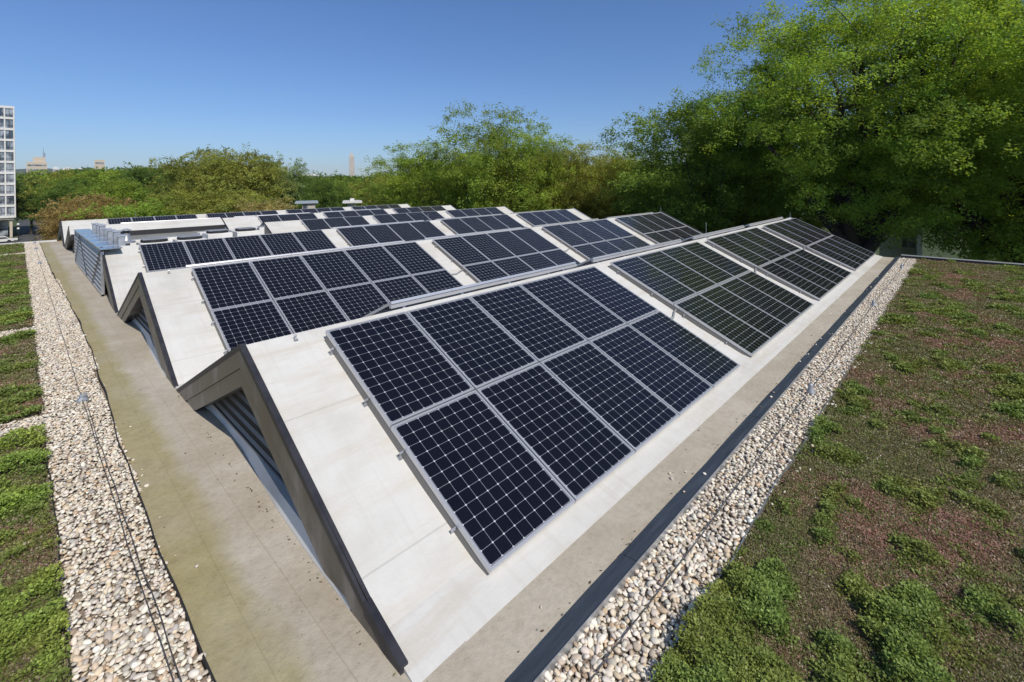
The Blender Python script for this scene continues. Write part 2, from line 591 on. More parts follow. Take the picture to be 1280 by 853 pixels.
for i in range(len(yy) - 1):
    mb.bar((wx(yy[i]) - .008, yy[i], FLOOR + .02), (wx(yy[i + 1]) - .008, yy[i + 1], FLOOR + .02), .012, .05)
tag(mb.build('edging_strip', EDGE), 'thin wavy black edging between the left pebble strip and the beige walkway', 'edging')

# gutter floor in front of the nearest ridge (closed strip running east) and valley floors
mb = MB()
mb.add([(-.79, -2.86, FLOOR), (20.1, -2.86, FLOOR), (20.1, -3.25, FLOOR - .004), (-.79, -3.25, FLOOR - .004)], [(0, 1, 2, 3)])
mb.add([(-1.7, -2.86, FLOOR - .002), (-.79, -2.86, FLOOR - .002), (-.79, -4.2, FLOOR - .002), (-1.7, -4.2, FLOOR - .002)], [(0, 1, 2, 3)])
tag(mb.build('gutter', DECK), kind='structure')
mb = MB()
for k in range(0, 5):
    y0 = APY + HALF + k * P - .12
    mb.box(-.8, XEND[k], y0, y0 + .45, FLOOR - .16, FLOOR + .012)
tag(mb.build('valley_floor', MEM), kind='structure')

mb = MB()
v = []
for i in range(61):
    x = -1.75 + i * (20.05 + 1.75) / 60
    w = .009 * math.sin(x * 1.9) + .005 * math.sin(x * 4.3)
    v.append((x, w))
pts = []
for i in range(60):
    (xa, wa), (xb, wb) = v[i], v[i + 1]
    mb.add([(xa, -3.225 + wa, FLOOR - .003), (xb, -3.225 + wb, FLOOR - .003), (xb, -3.262 + wb * .5, FLOOR + .052), (xa, -3.262 + wa * .5, FLOOR + .052),
            (xb, -3.385, FLOOR + .060), (xa, -3.385, FLOOR + .060), (xb, -3.392, FLOOR - .02), (xa, -3.392, FLOOR - .02)],
           [(0, 1, 2, 3), (3, 2, 4, 5), (5, 4, 6, 7)])
kb = mb.build('curb', CURB)
for xj in (.9, 3.9, 6.9, 9.9, 12.9, 15.9, 18.9):
    mj = MB()
    mj.bar((xj, -3.245, FLOOR + .03), (xj, -3.262, FLOOR + .056), .05, .003)
    mj.bar((xj, -3.262, FLOOR + .0545), (xj, -3.388, FLOOR + .0625), .05, .003)
    mj.build('joint_cover', CURB, kb)
tag(kb, 'dark blue grey metal curb running beside the gutter and the right pebble strip', 'curb')
mb = MB()
mb.bar((-1.7, -3.396, FLOOR + .03), (20.05, -3.396, FLOOR + .03), .004, .09)
mb.build('edge_angle', SILV, kb)
# edge strip between pebbles and planting, right and left
mb = MB()
prev = None
for i in range(90):
    x = -1.7 + i * .245
    q = (x, -3.885 + .012 * math.sin(x * 3.1) + .008 * math.sin(x * 7.7), FLOOR + .015)
    if prev: mb.bar(prev, q, .006, .06)
    prev = q
tag(mb.build('edging_strip', SILV), 'thin grey metal edging between the right pebble strip and the planting', 'edging')


def slope_pt(r, x, s, h=0.0):
    """point on the south array plane of ridge r, s metres down the slope, h above it"""
    return Vector((x, r * P - s * CT - h * ST, DZ[r] - s * ST + h * CT))


# ------------------------------------------------------------------ ridges
def ridge_profile(r):
    ay = r * P + APY
    az = DZ[r] - OFF / CT + APY * TN
    by = ay - (az - FLOOR) / TN
    ny = ay + HALF
    return ay, az, by, ny
ORD = ['nearest', 'second', 'third', 'fourth', 'fifth', 'farthest']
HOLE = 5.3


def lambda_poly(ay, az, ys_, yn, zf, d0, d1):
    """the Λ band between vertical depth d0 and d1 below the roof line, as south and north leg polygons"""
    def zs(y): return az - (ay - y) * TN
    k = (az - zf) / (yn - ay)
    def zn(y): return az - (y - ay) * k
    def leg(side):
        top = [(ay, az - d0)]
        # outer line hits the floor
        if side < 0:
            yo = ay - (az - d0 - zf) / TN
            yi = ay - (az - d1 - zf) / TN
        else:
            yo = ay + (az - d0 - zf) / k
            yi = ay + (az - d1 - zf) / k
        return [(ay, az - d0), (yo, zf), (yi, zf), (ay, az - d1)]
    return leg(-1), leg(1), k


for r in range(6):
    ay, az, by, ny = ridge_profile(r)
    x0 = -.79 if r != 3 else 5.42
    x1 = XEND[r]
    lab = ['nearest white ridge, its slope carrying the large front solar panels, brown metal gable at left',
           'second white ridge behind the nearest, with a dark triangular gable beside the walkway',
           'third white ridge, ending at the slatted screen and hiding the rooftop well',
           'short fourth white ridge starting with a grey gable right of the rooftop well',
           'fifth white ridge behind the rooftop well, cut back to a beam at its left',
           'farthest white ridge at the end of the walkway, in front of the trees'][r]
    root = empty('roof_ridge', (x0, ay, FLOOR), lab, 'roof ridge', 'white roof ridges in a row')
    og = (x0, ay, FLOOR)
    # slopes
    def slab(pts, name, mat, x0=x0, x1=x1):
        mb = MB(og)
        mb.prism(pts, 'x', x0, x1)
        return mb.build(name, mat, root)
    t = .08
    if r == 4:
        yc = ay - .66
        zc = az - .66 * TN
        mb = MB(og)
        mb.prism([(ay, az), (yc, zc), (yc + .02, zc - t), (ay, az - t)], 'x', x0, HOLE)
        mb.prism([(ay, az), (by, FLOOR), (by + .1, FLOOR - .04), (ay, az - t)], 'x', HOLE, x1)
        mb.build('south_slope', MEM, root)
        mb = MB(og)
        mb.box(x0 + .02, HOLE, yc - .015, yc + .03, zc - .24, zc - .012)
        mb.build('fascia_and_shadow', DARKM, root)  # dark band covers the fascia and, painted in, the shadow under it
        mb = MB(og)
        mb.box(x0 + .3, HOLE, yc + .2, yc + .26, FLOOR - .3, zc - .1)
        mb.build('well_wall', WHITE, root)
        mb = MB(og)
        mb.prism([(yc, zc - .1), (by, FLOOR), (by, FLOOR - .1), (yc + .5, FLOOR - .1)], 'x', HOLE - .05, HOLE - .003)
        mb.build('side_wall', WHITE, root)
        mb = MB(og)
        mb.prism([(ay, az + .02), (by, FLOOR + .02), (by, FLOOR - .05), (ay, az - .05)], 'x', HOLE - .06, HOLE - .001)
        mb.build('side_coping', COPE, root)
    else:
        if r == 0:
            yf = -2.37
            zf = DZ[0] - OFF / CT + yf * TN
            slab([(ay, az), (yf, zf), (-2.865, FLOOR + .003), (-2.865, FLOOR - .06), (ay, az - t)], 'south_slope', MEM)
        else:
            slab([(ay, az), (by, FLOOR), (by + .1, FLOOR - .04), (ay, az - t)], 'south_slope', MEM)
    slab([(ay + .002, az - .001), (ny, FLOOR), (ny - .1, FLOOR - .04), (ay + .002, az - t)], 'north_slope', MEM)
    # west gable
    gx = GX if r != 3 else 5.40
    zf = FLOOR + .004
    def band(d0, d1, xa, xb, name, mat, sides=(0, 1)):
        legs = lambda_poly(ay, az, by, ny, zf, d0, d1)
        mb = MB(og)
        for s in sides:
            mb.prism(legs[s], 'x', xa, xb)
        return mb.build(name, mat, root)
    north_only = (1,) if r == 4 else (0, 1)
    if r == 3:
        band(-.0, 1.36, gx, gx + .02, 'gable_panel', FASC)
        band(-.02, .03, gx - .012, gx + .03, 'coping', COPE)
    else:
        fas = band(.012, .225, gx, gx + .025, 'fascia', FASC, north_only)
        band(.23, .42, gx + .012, gx + .037, 'inner_fascia', FASC, north_only)
        legs = lambda_poly(ay, az, by, ny, zf, -.022, .012)
        band(-.022, .04, gx - .004, gx + .052, 'coping', COPE, north_only)
        if r == 0:
            kb_ = MB(og)
            kb_.prism([(-2.30, -1.185 + .03), (-2.30, -1.25), (-2.74, -1.345), (-2.74, -1.29)], 'x', gx - .0035, gx + .0515)
            kb_.build('coping_end', COPE, root)
        # return faces behind the fascia
        band(.40, .415, gx + .04, gx + .24, 'soffit', FASC, north_only)
        legs = lambda_poly(ay, az, by, ny, zf, .40, 9)
        # recessed wall and louvers
        wxp = gx + .215
        kk = (az - zf) / (ny - ay)
        zt = az - .40
        mb = MB(og)
        if r == 4:
            mb.prism([(ay, az - .05), (ny - .1, zf), (ay - .66, zf), (ay - .66, az - .66 * TN - .02)], 'x', wxp, wxp + .04)
        else:
            mb.prism([(ay, az - .05), (by + .1, zf - .002), (ny - .1, zf - .002)], 'x', wxp, wxp + .04)
        mb.build('gable_wall', WHITE if r < 2 else FASC, root)
        if r in (0, 1, 5):
            zl0, nsl = -1.20, 6
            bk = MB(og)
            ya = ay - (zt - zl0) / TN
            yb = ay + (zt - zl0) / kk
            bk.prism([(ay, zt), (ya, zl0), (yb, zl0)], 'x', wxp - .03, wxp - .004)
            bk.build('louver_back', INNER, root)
            if r < 2:
                line = [(2.3, -.66), (2.0, -.62), (1.47, -.61), (.7, -.63), (-.58, -.735), (-1.48, -.77), (-2.1, -.78)]
                lw_ = MB(og)
                for (yA, xA), (yB, xB) in zip(line[:-1], line[1:]):
                    yA, yB = yA + r * P, yB + r * P
                    lw_.add([(xA - .03, yA, zf), (xB - .03, yB, zf), (xB + .012, yB, zl0 - .022), (xA + .012, yA, zl0 - .022), (wxp - .002, yB, zl0 - .022), (wxp - .002, yA, zl0 - .022)],
                            [(0, 1, 2, 3), (3, 2, 4, 5)])
                lw_.build('base_flashing', WHITE, root)
            lv = MB(og)
            for i in range(nsl):
                z = zl0 + .015 + i * (zt - zl0) / nsl
                a_ = ay - (zt - z) / TN + .01
                b_ = ay + (zt - z) / kk - .01
                lv.add([(wxp - .035, a_, z + .040), (wxp - .035, b_, z + .040), (wxp - .05, b_, z + .008), (wxp - .05, a_, z + .008),
                        (wxp - .033, a_, z + .046), (wxp - .033, b_, z + .046), (wxp - .054, b_, z + .014), (wxp - .054, a_, z + .014)],
                       [(0, 1, 2, 3), (4, 5, 6, 7), (0, 1, 5, 4), (2, 3, 7, 6), (0, 3, 7, 4), (1, 2, 6, 5)])
            lv.box(wxp - .06, wxp - .02, ya, yb, zl0 - .02, zl0)
            lv.build('louver', SKIRT, root)
    # east gable closure and coping
    mb = MB(og)
    mb.prism([(ay, az - .01), (by + .02, FLOOR), (ny - .02, FLOOR)], 'x', x1 - .05, x1 - .002)
    mb.build('east_gable', WHITE, root)
    legs = lambda_poly(ay, az, by, ny, zf, -.05, .06)
    mb = MB(og)
    for lg in legs[:2]: mb.prism(lg, 'x', x1, x1 + (.26 if r == 1 else .03))
    mb.build('east_coping', BLUEP if r == 1 else SILV, root)

# little brackets standing on the ridges near the gables
for i, (x, r, s) in enumerate(((-.28, 0, -.10), (-.35, 1, -.10))):
    t = empty('ridge_bracket', slope_pt(r, x, s, -OFF), 'small grey metal bracket near the top of the %s white ridge, left of its panels' % ORD[r], 'bracket')
    o0 = t.location.copy()
    mb = MB(o0)
    a = slope_pt(r, x, s, -OFF)
    mb.bar(a + Vector((-.02, -.02, .004)), a + Vector((.02, -.02, .004)), .035, .008)
    mb.bar(a + Vector((0, -.01, 0)), a + Vector((.005, .0, .045)), .02, .01)
    mb.build('plate', LEAD, t)
    mb = MB(o0)
    mb.tube([a + Vector((-.015, -.005, .045)), a + Vector((.015, -.005, .05))], .011)
    mb.build('bolt', SILV, t)

# ------------------------------------------------------------------ solar modules
def make_panel(cellmat):
    root = bpy.data.objects.new('solar_panel', None)
    root.empty_display_size = .1
    col.objects.link(root)
    mb = MB()
    w, l, fw, fh = PW_, PL_, .020, .038
    mb.box(0, fw, -l, 0, -fh, 0)
    mb.box(w - fw, w, -l, 0, -fh, 0)
    mb.box(fw, w - fw, -fw, 0, -fh, 0)
    mb.box(fw, w - fw, -l, -l + fw, -fh, 0)
    mb.build('frame', SILV2, root)
    mb = MB()
    mb.add([(fw, -l + fw, -.005), (w - fw, -l + fw, -.005), (w - fw, -fw, -.005), (fw, -fw, -.005)], [(0, 1, 2, 3)])
    mb.add([(fw, -l + fw, -.03), (w - fw, -l + fw, -.03), (w - fw, -fw, -.03), (fw, -fw, -.03)], [(3, 2, 1, 0)])
    mb.build('glass', cellmat, root)
    return root
PA, PB = make_panel(CELL_A), make_panel(CELL_B)
used = {id(PA): False, id(PB): False}
PLACE = ['leftmost', 'second', 'third', 'fourth', 'fifth']


def place_panel(proto, loc, tilt, label, group):
    if used[id(proto)]:
        o = copy_tree(proto)
    else:
        o = proto
        used[id(proto)] = True
    o.location = loc
    o.rotation_euler = (tilt + random.uniform(-.0012, .0012), random.uniform(-.0012, .0012), 0)
    tag(o, label, 'solar panel', group)


ARR = []      # ridge, group, first column, last column, rows, x start
for r in range(3):
    for g in range(4):
        ARR.append((r, g, 0, GROUP_N[g], 2, GROUP_X[g]))
for r in (3, 4):
    ARR.append((r, 1, 1, 4, 1, GROUP_X[1] + .05))
    ARR.append((r, 2, 0, 4, 1, GROUP_X[2]))
    ARR.append((r, 3, 0, 4, 1, GROUP_X[3]))
ARR.append((5, 0, 1, 5, 1, GROUP_X[0] + .03))
for g in (1, 2, 3):
    ARR.append((5, g, 0, 4, 1, GROUP_X[g]))
AORD = {0: 'first', 1: 'second', 2: 'third', 3: 'fourth'}
cnt_in_ridge = {}
for (r, g, c0, c1, rows, gx) in ARR:
    an = cnt_in_ridge.get(r, 0)
    cnt_in_ridge[r] = an + 1
    n = c1 - c0
    pit = PITCH[g]
    xa = gx + c0 * pit
    xb = gx + c1 * pit - (pit - PW_)
    for row in range(rows):
        for k in range(n):
            x = gx + (c0 + k) * pit
            loc = slope_pt(r, x, row * ROWL + .004)
            proto = PB if (r == 0 and g > 0) or (r == 1 and g > 1) else PA
            if rows == 2:
                lb = '%s-row solar panel, %s from the left in %s array of the %s ridge' % (('upper', 'lower')[row], PLACE[k], AORD[an], ORD[r])
            else:
                lb = 'solar panel, %s from the left in %s array of the %s ridge' % (PLACE[k], AORD[an], ORD[r])
            lb = lb.replace('leftmost from the left', 'leftmost')
            place_panel(proto, loc, TH, lb, 'solar panels on the south slopes of the ridges')
    # rack under the array: two side skirts, cross rails, feet
    L_ = rows * ROWL - .016
    rk = empty('mounting_rack', slope_pt(r, xa, L_, -OFF), 'grey metal mounting rack under the %s array of the %s ridge' % (AORD[an], ORD[r]), 'mounting rack', 'mounting racks under the solar arrays')
    o0 = rk.location.copy()
    for xx in (xa + .02, xb - .02):
        mb = MB(o0)
        mb.bar(slope_pt(r, xx, .05, -.062), slope_pt(r, xx, L_ - .04, -.062), .03, .045, up=(0, -ST, CT))
        mb.build('side_rail', SILV2, rk)
    mb = MB(o0)
    for row in range(rows):
        for q in (.3, 1.15):
            s = row * ROWL + q
            mb.bar(slope_pt(r, xa + .04, s, -.075), slope_pt(r, xb - .04, s, -.075), .04, .06, up=(0, -ST, CT))
    mb.build('cross_rail', SILV2, rk)
    feet = MB(o0)
    for row in range(rows):
        for q in (.22, 1.02):
            s = row * ROWL + q
            for xx, sg in ((xa - .028, -1), (xb + .02, 1)):
                feet.bar(slope_pt(r, xx, s, -OFF + .004), slope_pt(r, xx, s + .06, -OFF + .004), .04, .006, up=(0, -ST, CT))
                feet.bar(slope_pt(r, xx + .012, s + .03, -OFF), slope_pt(r, xx + .012, s + .03, -.045), .035, .008)
                feet.tube([slope_pt(r, xx - .012, s + .03, -.062), slope_pt(r, xx + .02, s + .03, -.062)], .013)
    feet.build('foot', SILV, rk)
    # dark wind skirt hanging behind the west rail
    if rows == 2:
        mb = MB(o0)
        a0, a1 = .03, L_ - .01
        mb.add([slope_pt(r, xa + .004, a0, -.040), slope_pt(r, xa + .004, a1, -.040), slope_pt(r, xa - .006, a1, -OFF + .004), slope_pt(r, xa - .006, a0, -OFF + .004),
                slope_pt(r, xa + .007, a0, -.040), slope_pt(r, xa + .007, a1, -.040), slope_pt(r, xa - .003, a1, -OFF + .004), slope_pt(r, xa - .003, a0, -OFF + .004)],
               [(0, 1, 2, 3), (7, 6, 5, 4), (0, 4, 5, 1), (2, 6, 7, 3), (1, 5, 6, 2), (0, 3, 7, 4)])
        mb.build('wind_skirt', SKIRT, rk)

# arrays on the north slopes: only their raised top rails show above the ridges
def north_pt(r, x, s, h):
    ay, az, by, ny = ridge_profile(r)
    k = (az - FLOOR) / HALF
    th = math.atan(k)
    return Vector((x, ay + .17 + s * math.cos(th) + h * math.sin(th), az - .17 * k - s * math.sin(th) + h * math.cos(th)))
NARR = [(0, 1.13, 4, 'first'), (0, 5.95, 4, 'second'), (0, 10.95, 4, 'third'), (0, 15.75, 4, 'fourth'),
        (1, 0.0, 5, 'first'), (1, 5.95, 4, 'second'), (1, 10.85, 4, 'third'), (1, 15.8, 4, 'fourth'),
        (2, 5.95, 4, 'first'), (2, 10.85, 4, 'second'), (2, 15.8, 4, 'third'), (4, 1.05, 4, 'first'), (4, 5.95, 4, 'second'), (4, 10.85, 4, 'third')]
for r, xa, n, nm in NARR:
    ay, az, by, ny = ridge_profile(r)
    th = math.atan((az - FLOOR) / HALF)
    for k in range(n):
        x = xa + k * 1.055
        o = copy_tree(PB)
        # turned round the vertical so that the module faces north, its first edge at the ridge
        o.location = north_pt(r, x + PW_, 0, .15 if r == 0 else .115)
        o.rotation_euler = (th, 0, math.pi)
        tag(o, ('solar panel facing away behind the %s ridge, %s of its %s rear array' % (ORD[r], PLACE[k].replace('leftmost', 'first from left') if k == 0 else PLACE[k] + ' from left', nm)), 'solar panel', 'solar panels on the north slopes of the ridges')
    rk = empty('mounting_rack', north_pt(r, xa, 0, 0), 'raised metal rail along the top of the %s ridge, carrying its %s rear array' % (ORD[r], nm), 'mounting rack', 'mounting racks behind the ridges')
    o0 = rk.location.copy()
    mb = MB(o0)
    e = xa + n * 1.055
    mb.bar(north_pt(r, xa - .02, .02, .085 if r == 0 else .05), north_pt(r, e, .02, .085 if r == 0 else .05), .05, .045)
    mb.build('rail', SILV2, rk)
    mb = MB(o0)
    for q in np.arange(xa + .2, e, 1.055):
        mb.bar(north_pt(r, q, .04, 0), north_pt(r, q, .04, .1), .04, .012)
    mb.build('foot', SILV, rk)

# cable conduits bridging the gaps between arrays
for (r, xa, xb, s) in ((0, 5.30, 5.93, 1.62), (1, 5.30, 5.93, 1.60), (0, 10.10, 10.80, 1.5), (1, 10.1, 10.8, 1.5), (0, 14.98, 15.76, 1.5)):
    mb = MB()
    pts = [slope_pt(r, xa + (xb - xa) * q, s + dz_, -.075 + hh) for q, dz_, hh in ((0, 0, 0), (.25, .02, -.02), (.45, .04, -.02), (.6, .0, -.02), (.8, -.05, -.015), (1, -.08, 0))]
    mb.tube(pts, .018)
    tag(mb.build('conduit', LEAD, smooth=True), 'grey cable conduit bridging the gap at x %s arrays of the %s ridge' % ('', ORD[r]), 'conduit')
    bpy.context.scene.collection.objects[-1]['label'] = 'bent grey conduit across the %s gap between solar arrays of the %s ridge' % ({5: 'first', 10: 'second', 14: 'third'}[int(xa)], ORD[r])

# lightning rods on the ridges
for i, (x, r, h, w) in enumerate(((11.33, 0, .44, 'by the gap before the third array of the nearest ridge'), (10.25, 2, .32, 'standing on the third ridge, before the panels of the ridge behind'),
                                  (10.2, 1, .34, 'standing on the second ridge, tip above its panels'),
                                  (7.0, 4, .32, 'standing on the fifth ridge right of the rooftop well'), (13.5, 4, .32, 'standing far right on the fifth ridge'),
                                  (20.2, 0, .22, 'at the far right tip of the nearest ridge'), (20.45, 1, .3, 'at the right tip of the second ridge'), (2.4, 5, .35, 'standing on the farthest ridge above its leftmost array'))):
    ay, az, by, ny = ridge_profile(r)
    t = empty('lightning_rod', (x, ay, az), 'thin lightning rod ' + w, 'lightning rod', 'lightning rods on the ridges')
    mb = MB((x, ay, az))
    mb.tube([(x, ay, az), (x, ay, az + h * .96), (x, ay, az + h)], [.006, .006, .002], 8)
    mb.build('rod', SILV, t)
    mb = MB((x, ay, az))
    mb.box(x - .05, x + .05, ay - .05, ay + .05, az - .02, az + .025)
    mb.build('base', LEAD, t)

# ------------------------------------------------------------------ rooftop well: screen, plate, ducts, vent, condensers
mb = MB()
ay2, az2, by2, ny2 = ridge_profile(2)
mb.box(-.55, 5.3, ny2 - .2, 23.3, FLOOR - .1, FLOOR + .006)
tag(mb.build('well_floor', MEM), kind='structure')
YS0, YS1 = 11.72, 20.2
sc_ = empty('louver_screen', (GX, YS0, FLOOR), 'long slatted metal screen beside the walkway with diagonal dark joints', 'screen')
o0 = (GX, YS0, FLOOR)
mb = MB(o0)
for z0_ in (FLOOR + .01, -.115):
    mb.box(GX - .03, GX + .03, YS0, YS1, z0_, z0_ + .05)
for y_ in (YS0, YS1 - .05):
    mb.box(GX - .035, GX + .035, y_, y_ + .05, FLOOR, -.06)
mb.build('frame', SILV, sc_)
mb = MB(o0)
nz = 9
for i in range(nz):
    z = FLOOR + .07 + i * (1.2 / nz)
    mb.add([(GX - .028, YS0 + .05, z), (GX - .028, YS1 - .05, z), (GX + .02, YS1 - .05, z + .060), (GX + .02, YS0 + .05, z + .060),
            (GX - .028, YS0 + .05, z + .006), (GX - .028, YS1 - .05, z + .006), (GX + .02, YS1 - .05, z + .068), (GX + .02, YS0 + .05, z + .068)],
           [(0, 3, 2, 1), (4, 5, 6, 7), (0, 1, 5, 4), (2, 3, 7, 6)])
mb.build('slats', SCREEN, sc_)
mb = MB(o0)
mb.box(GX + .05, GX + .055, YS0 + .05, YS1 - .05, FLOOR + .05, -.1)
mb.build('backing', DARKM, sc_)
ap = 3 * P + APY
for (ya, za, yb, zb) in ((ap, -.12, ap - 2.6, FLOOR + .06), (ap, -.12, ap + 2.0, FLOOR + .06), (YS0 + .1, -.12, YS0 + 2.3, FLOOR + .06)):
    mb = MB(o0)
    n_ = 14
    for i in range(n_):
        a = Vector((GX - .036, ya + (yb - ya) * i / n_, za + (zb - za) * i / n_))
        b_ = Vector((GX - .036, ya + (yb - ya) * (i + .62) / n_, za + (zb - za) * (i + .62) / n_))
        mb.bar(a, b_, .05, .012, up=(1, 0, 0))
    mb.build('diagonal_joint', DARKM, sc_)
mb = MB(o0)
mb.box(-.86, -.40, YS0 - .15, YS1 + .1, -.055, -.035)
mb.build('cover_plate', BLUEP, sc_)
mb = MB(o0)
for y_ in np.linspace(YS0 + .6, YS1 - .4, 6):
    mb.box(-.86, -.40, y_ - .015, y_ + .015, -.034, -.020)
mb.build('plate_seam', SILV, sc_)
DN = ['nearest', 'second nearest', 'third nearest', 'fourth nearest', 'fifth nearest', 'sixth nearest', 'farthest']
duct0 = None
for k in range(7):
    y_ = 12.6 + k * 1.12
    h = .30 + .02 * (k % 3)
    if duct0 is None:
        t = empty('exhaust_duct', (-.30, y_, -.05), '', 'duct')
        mb = MB((-.30, y_, -.05))
        mb.box(-.38, -.22, y_ - .11, y_ + .11, -.5, .20)
        mb.build('duct_box', SILV, t, bevel=.006)
        mb = MB((-.30, y_, -.05))
        mb.box(-.41, -.19, y_ - .14, y_ + .14, .20, .225)
        mb.build('cap', SILV2, t)
        duct0 = t
    else:
        t = copy_tree(duct0)
        t.location = (-.30 + .02 * (k % 2), y_, -.05 + .03 * ((k * 2) % 3))
    tag(t, 'silvery square exhaust duct behind the slatted screen, %s of seven' % DN[k], 'duct', 'exhaust ducts behind the screen')
t = empty('flue_vent', (.02, 14.3, -1.2), 'round steel flue with a rain cap behind the third ridge', 'flue')
mb = MB((.02, 14.3, -1.2))
mb.lathe([(.10, 0), (.10, 1.36)], (.02, 14.3, -1.2))
mb.build('pipe', SILV, t, smooth=True)
mb = MB((.02, 14.3, -1.2))
mb.lathe([(.13, 1.42), (.15, 1.44), (.05, 1.49)], (.02, 14.3, -1.2))
mb.build('rain_cap', SILV2, t)
mb = MB((.02, 14.3, -1.2))
mb.lathe([(.10, 1.36), (.13, 1.37), (.13, 1.385), (.085, 1.39), (.085, 1.42)], (.02, 14.3, -1.2))
mb.build('collar', DARKM, t)
mb = MB((.02, 14.3, -1.2))
mb.lathe([(.24, 1.03), (.24, 1.08), (.11, 1.11)], (.02, 14.3, -1.2))
mb.build('flashing', SILV, t)
t = empty('pipe_stub', (-.2, 13.2, -1.0), 'short pale pipe between the ducts and the capped flue', 'pipe')
mb = MB((-.2, 13.2, -1.0))
mb.lathe([(.07, 0), (.07, 1.16)], (-.2, 13.2, -1.0), 12)
mb.build('pipe', SILV2, t)
mb = MB((-.2, 13.2, -1.0))
mb.lathe([(.10, 1.16), (.10, 1.2)], (-.2, 13.2, -1.0), 12)
mb.build('cap', SILV, t)
cond = None
for k, (x, y, w) in enumerate(((.75, 14.3, 'leftmost'), (1.75, 14.3, 'second from the left'), (3.0, 15.9, 'third from the left'), (4.0, 15.9, 'rightmost'))):
    z0_ = -.98
    if cond is None:
        t = empty('condenser', (x, y, z0_), '', 'air conditioner')
        mb = MB((x, y, z0_))
        mb.box(x - .42, x + .42, y - .42, y + .42, z0_, z0_ + .78)
        mb.build('housing', WHITE, t, bevel=.02)
        mb = MB((x, y, z0_))
        mb.lathe([(.37, .78), (.37, .86), (.33, .875)], (x, y, z0_), 28)
        mb.build('fan_guard', DARKM, t)
        mb = MB((x, y, z0_))
        for q in np.arange(-.32, .33, .08):
            mb.bar((x - .34, y + q, z0_ + .882), (x + .34, y + q, z0_ + .882), .008, .01)
        mb.build('grille', SILV, t)
        mb = MB((x, y, z0_))
        for sx_ in (-.36, .36):
            for sy_ in (-.36, .36):
                mb.box(x + sx_ - .03, x + sx_ + .03, y + sy_ - .03, y + sy_ + .03, FLOOR, z0_)
        mb.build('stand', SILV, t)
        cond = t
    else:
        t = copy_tree(cond)
        t.location = (x, y, z0_)
    tag(t, 'rooftop air conditioner with dark round fan in the well, %s of four' % w, 'air conditioner', 'air conditioners in the rooftop well')
for k, (x, y) in enumerate(((3.2, 17.6), (4.35, 17.6))):
    t = empty('air_handler', (x, y, FLOOR), 'pale box unit standing behind the %s pair of rooftop fans' % ('third fan of the', 'fourth fan of the')[k], 'air handler')
    t['label'] = ('pale grey box unit in the rooftop well, left one of two', 'pale grey box unit in the rooftop well, right one of two')[k]
    mb = MB((x, y, FLOOR))
    mb.box(x - .45, x + .45, y - .25, y + .25, FLOOR, -.28)
    mb.build('housing', WHITE, t, bevel=.015)
    mb = MB((x, y, FLOOR))
    for q in range(5):
        mb.box(x - .36, x + .36, y - .262, y - .251, -.42 - q * .07, -.39 - q * .07)
    mb.build('grille', SILV, t)
t = empty('roof_vent', (5.15, 17.6, -.62), 'small white vent box on the grey gable right of the well', 'vent')
mb = MB((5.15, 17.6, -.62))
mb.box(5.05, 5.25, 17.5, 17.7, -1.3, -.22)
mb.build('box', WHITE, t)
mb = MB((5.15, 17.6, -.62))
mb.box(5.02, 5.28, 17.47, 17.73, -.22, -.2)
mb.build('lid', SILV, t)

# ------------------------------------------------------------------ anchors and cables on the pebbles
for i, (x, y, lb) in enumerate(((5.17, -3.645, 'grey cone-shaped cable anchor on the right pebble strip, nearer one'), (11.25, -3.63, 'grey cone-shaped cable anchor on the right pebble strip, middle one'), (17.5, -3.63, 'grey cone-shaped cable anchor on the right pebble strip, farthest one'))):
    z = FLOOR + .03
    t = empty('cable_anchor', (x, y, z), lb, 'cable anchor', 'cone anchors on the right pebble strip')
    mb = MB((x, y, z))
    mb.lathe([(.062, 0), (.060, .01), (.036, .05), (.030, .09), (.028, .12), (.012, .128)], (x, y, z), 20)
    mb.build('cone', LEAD, t, smooth=True)
    mb = MB((x, y, z))
    mb.lathe([(.010, .12), (.010, .15), (.006, .155)], (x, y, z), 10)
    mb.build('post', SILV, t)
for i, (x, y, lb) in enumerate(((-1.795, 3.63, 'grey metal cable bracket on the left pebble strip, nearest one'), (-1.81, 20.7, 'grey metal cable bracket on the left pebble strip, second one'),
                                (-1.79, 26.9, 'grey metal cable bracket on the left pebble strip, third one'), (-1.78, 30.4, 'grey metal cable bracket on the left pebble strip, farthest one'))):
    z = FLOOR + .03
    t = empty('cable_bracket', (x, y, z), lb, 'cable bracket', 'cable brackets on the left pebble strip')
    mb = MB((x, y, z))
    mb.lathe([(.075, 0), (.072, .02), (.04, .05), (.034, .075)], (x, y, z), 8)
    mb.build('base', SILV, t)
    mb = MB((x, y, z))
    mb.box(x - .05, x + .05, y - .012, y + .012, z + .07, z + .085)
    mb.tube([(x - .015, y, z + .07), (x - .015, y, z + .12)], .008)
    mb.tube([(x + .02, y, z + .07), (x + .02, y, z + .11)], .007)
    mb.build('clamp', LEAD, t)


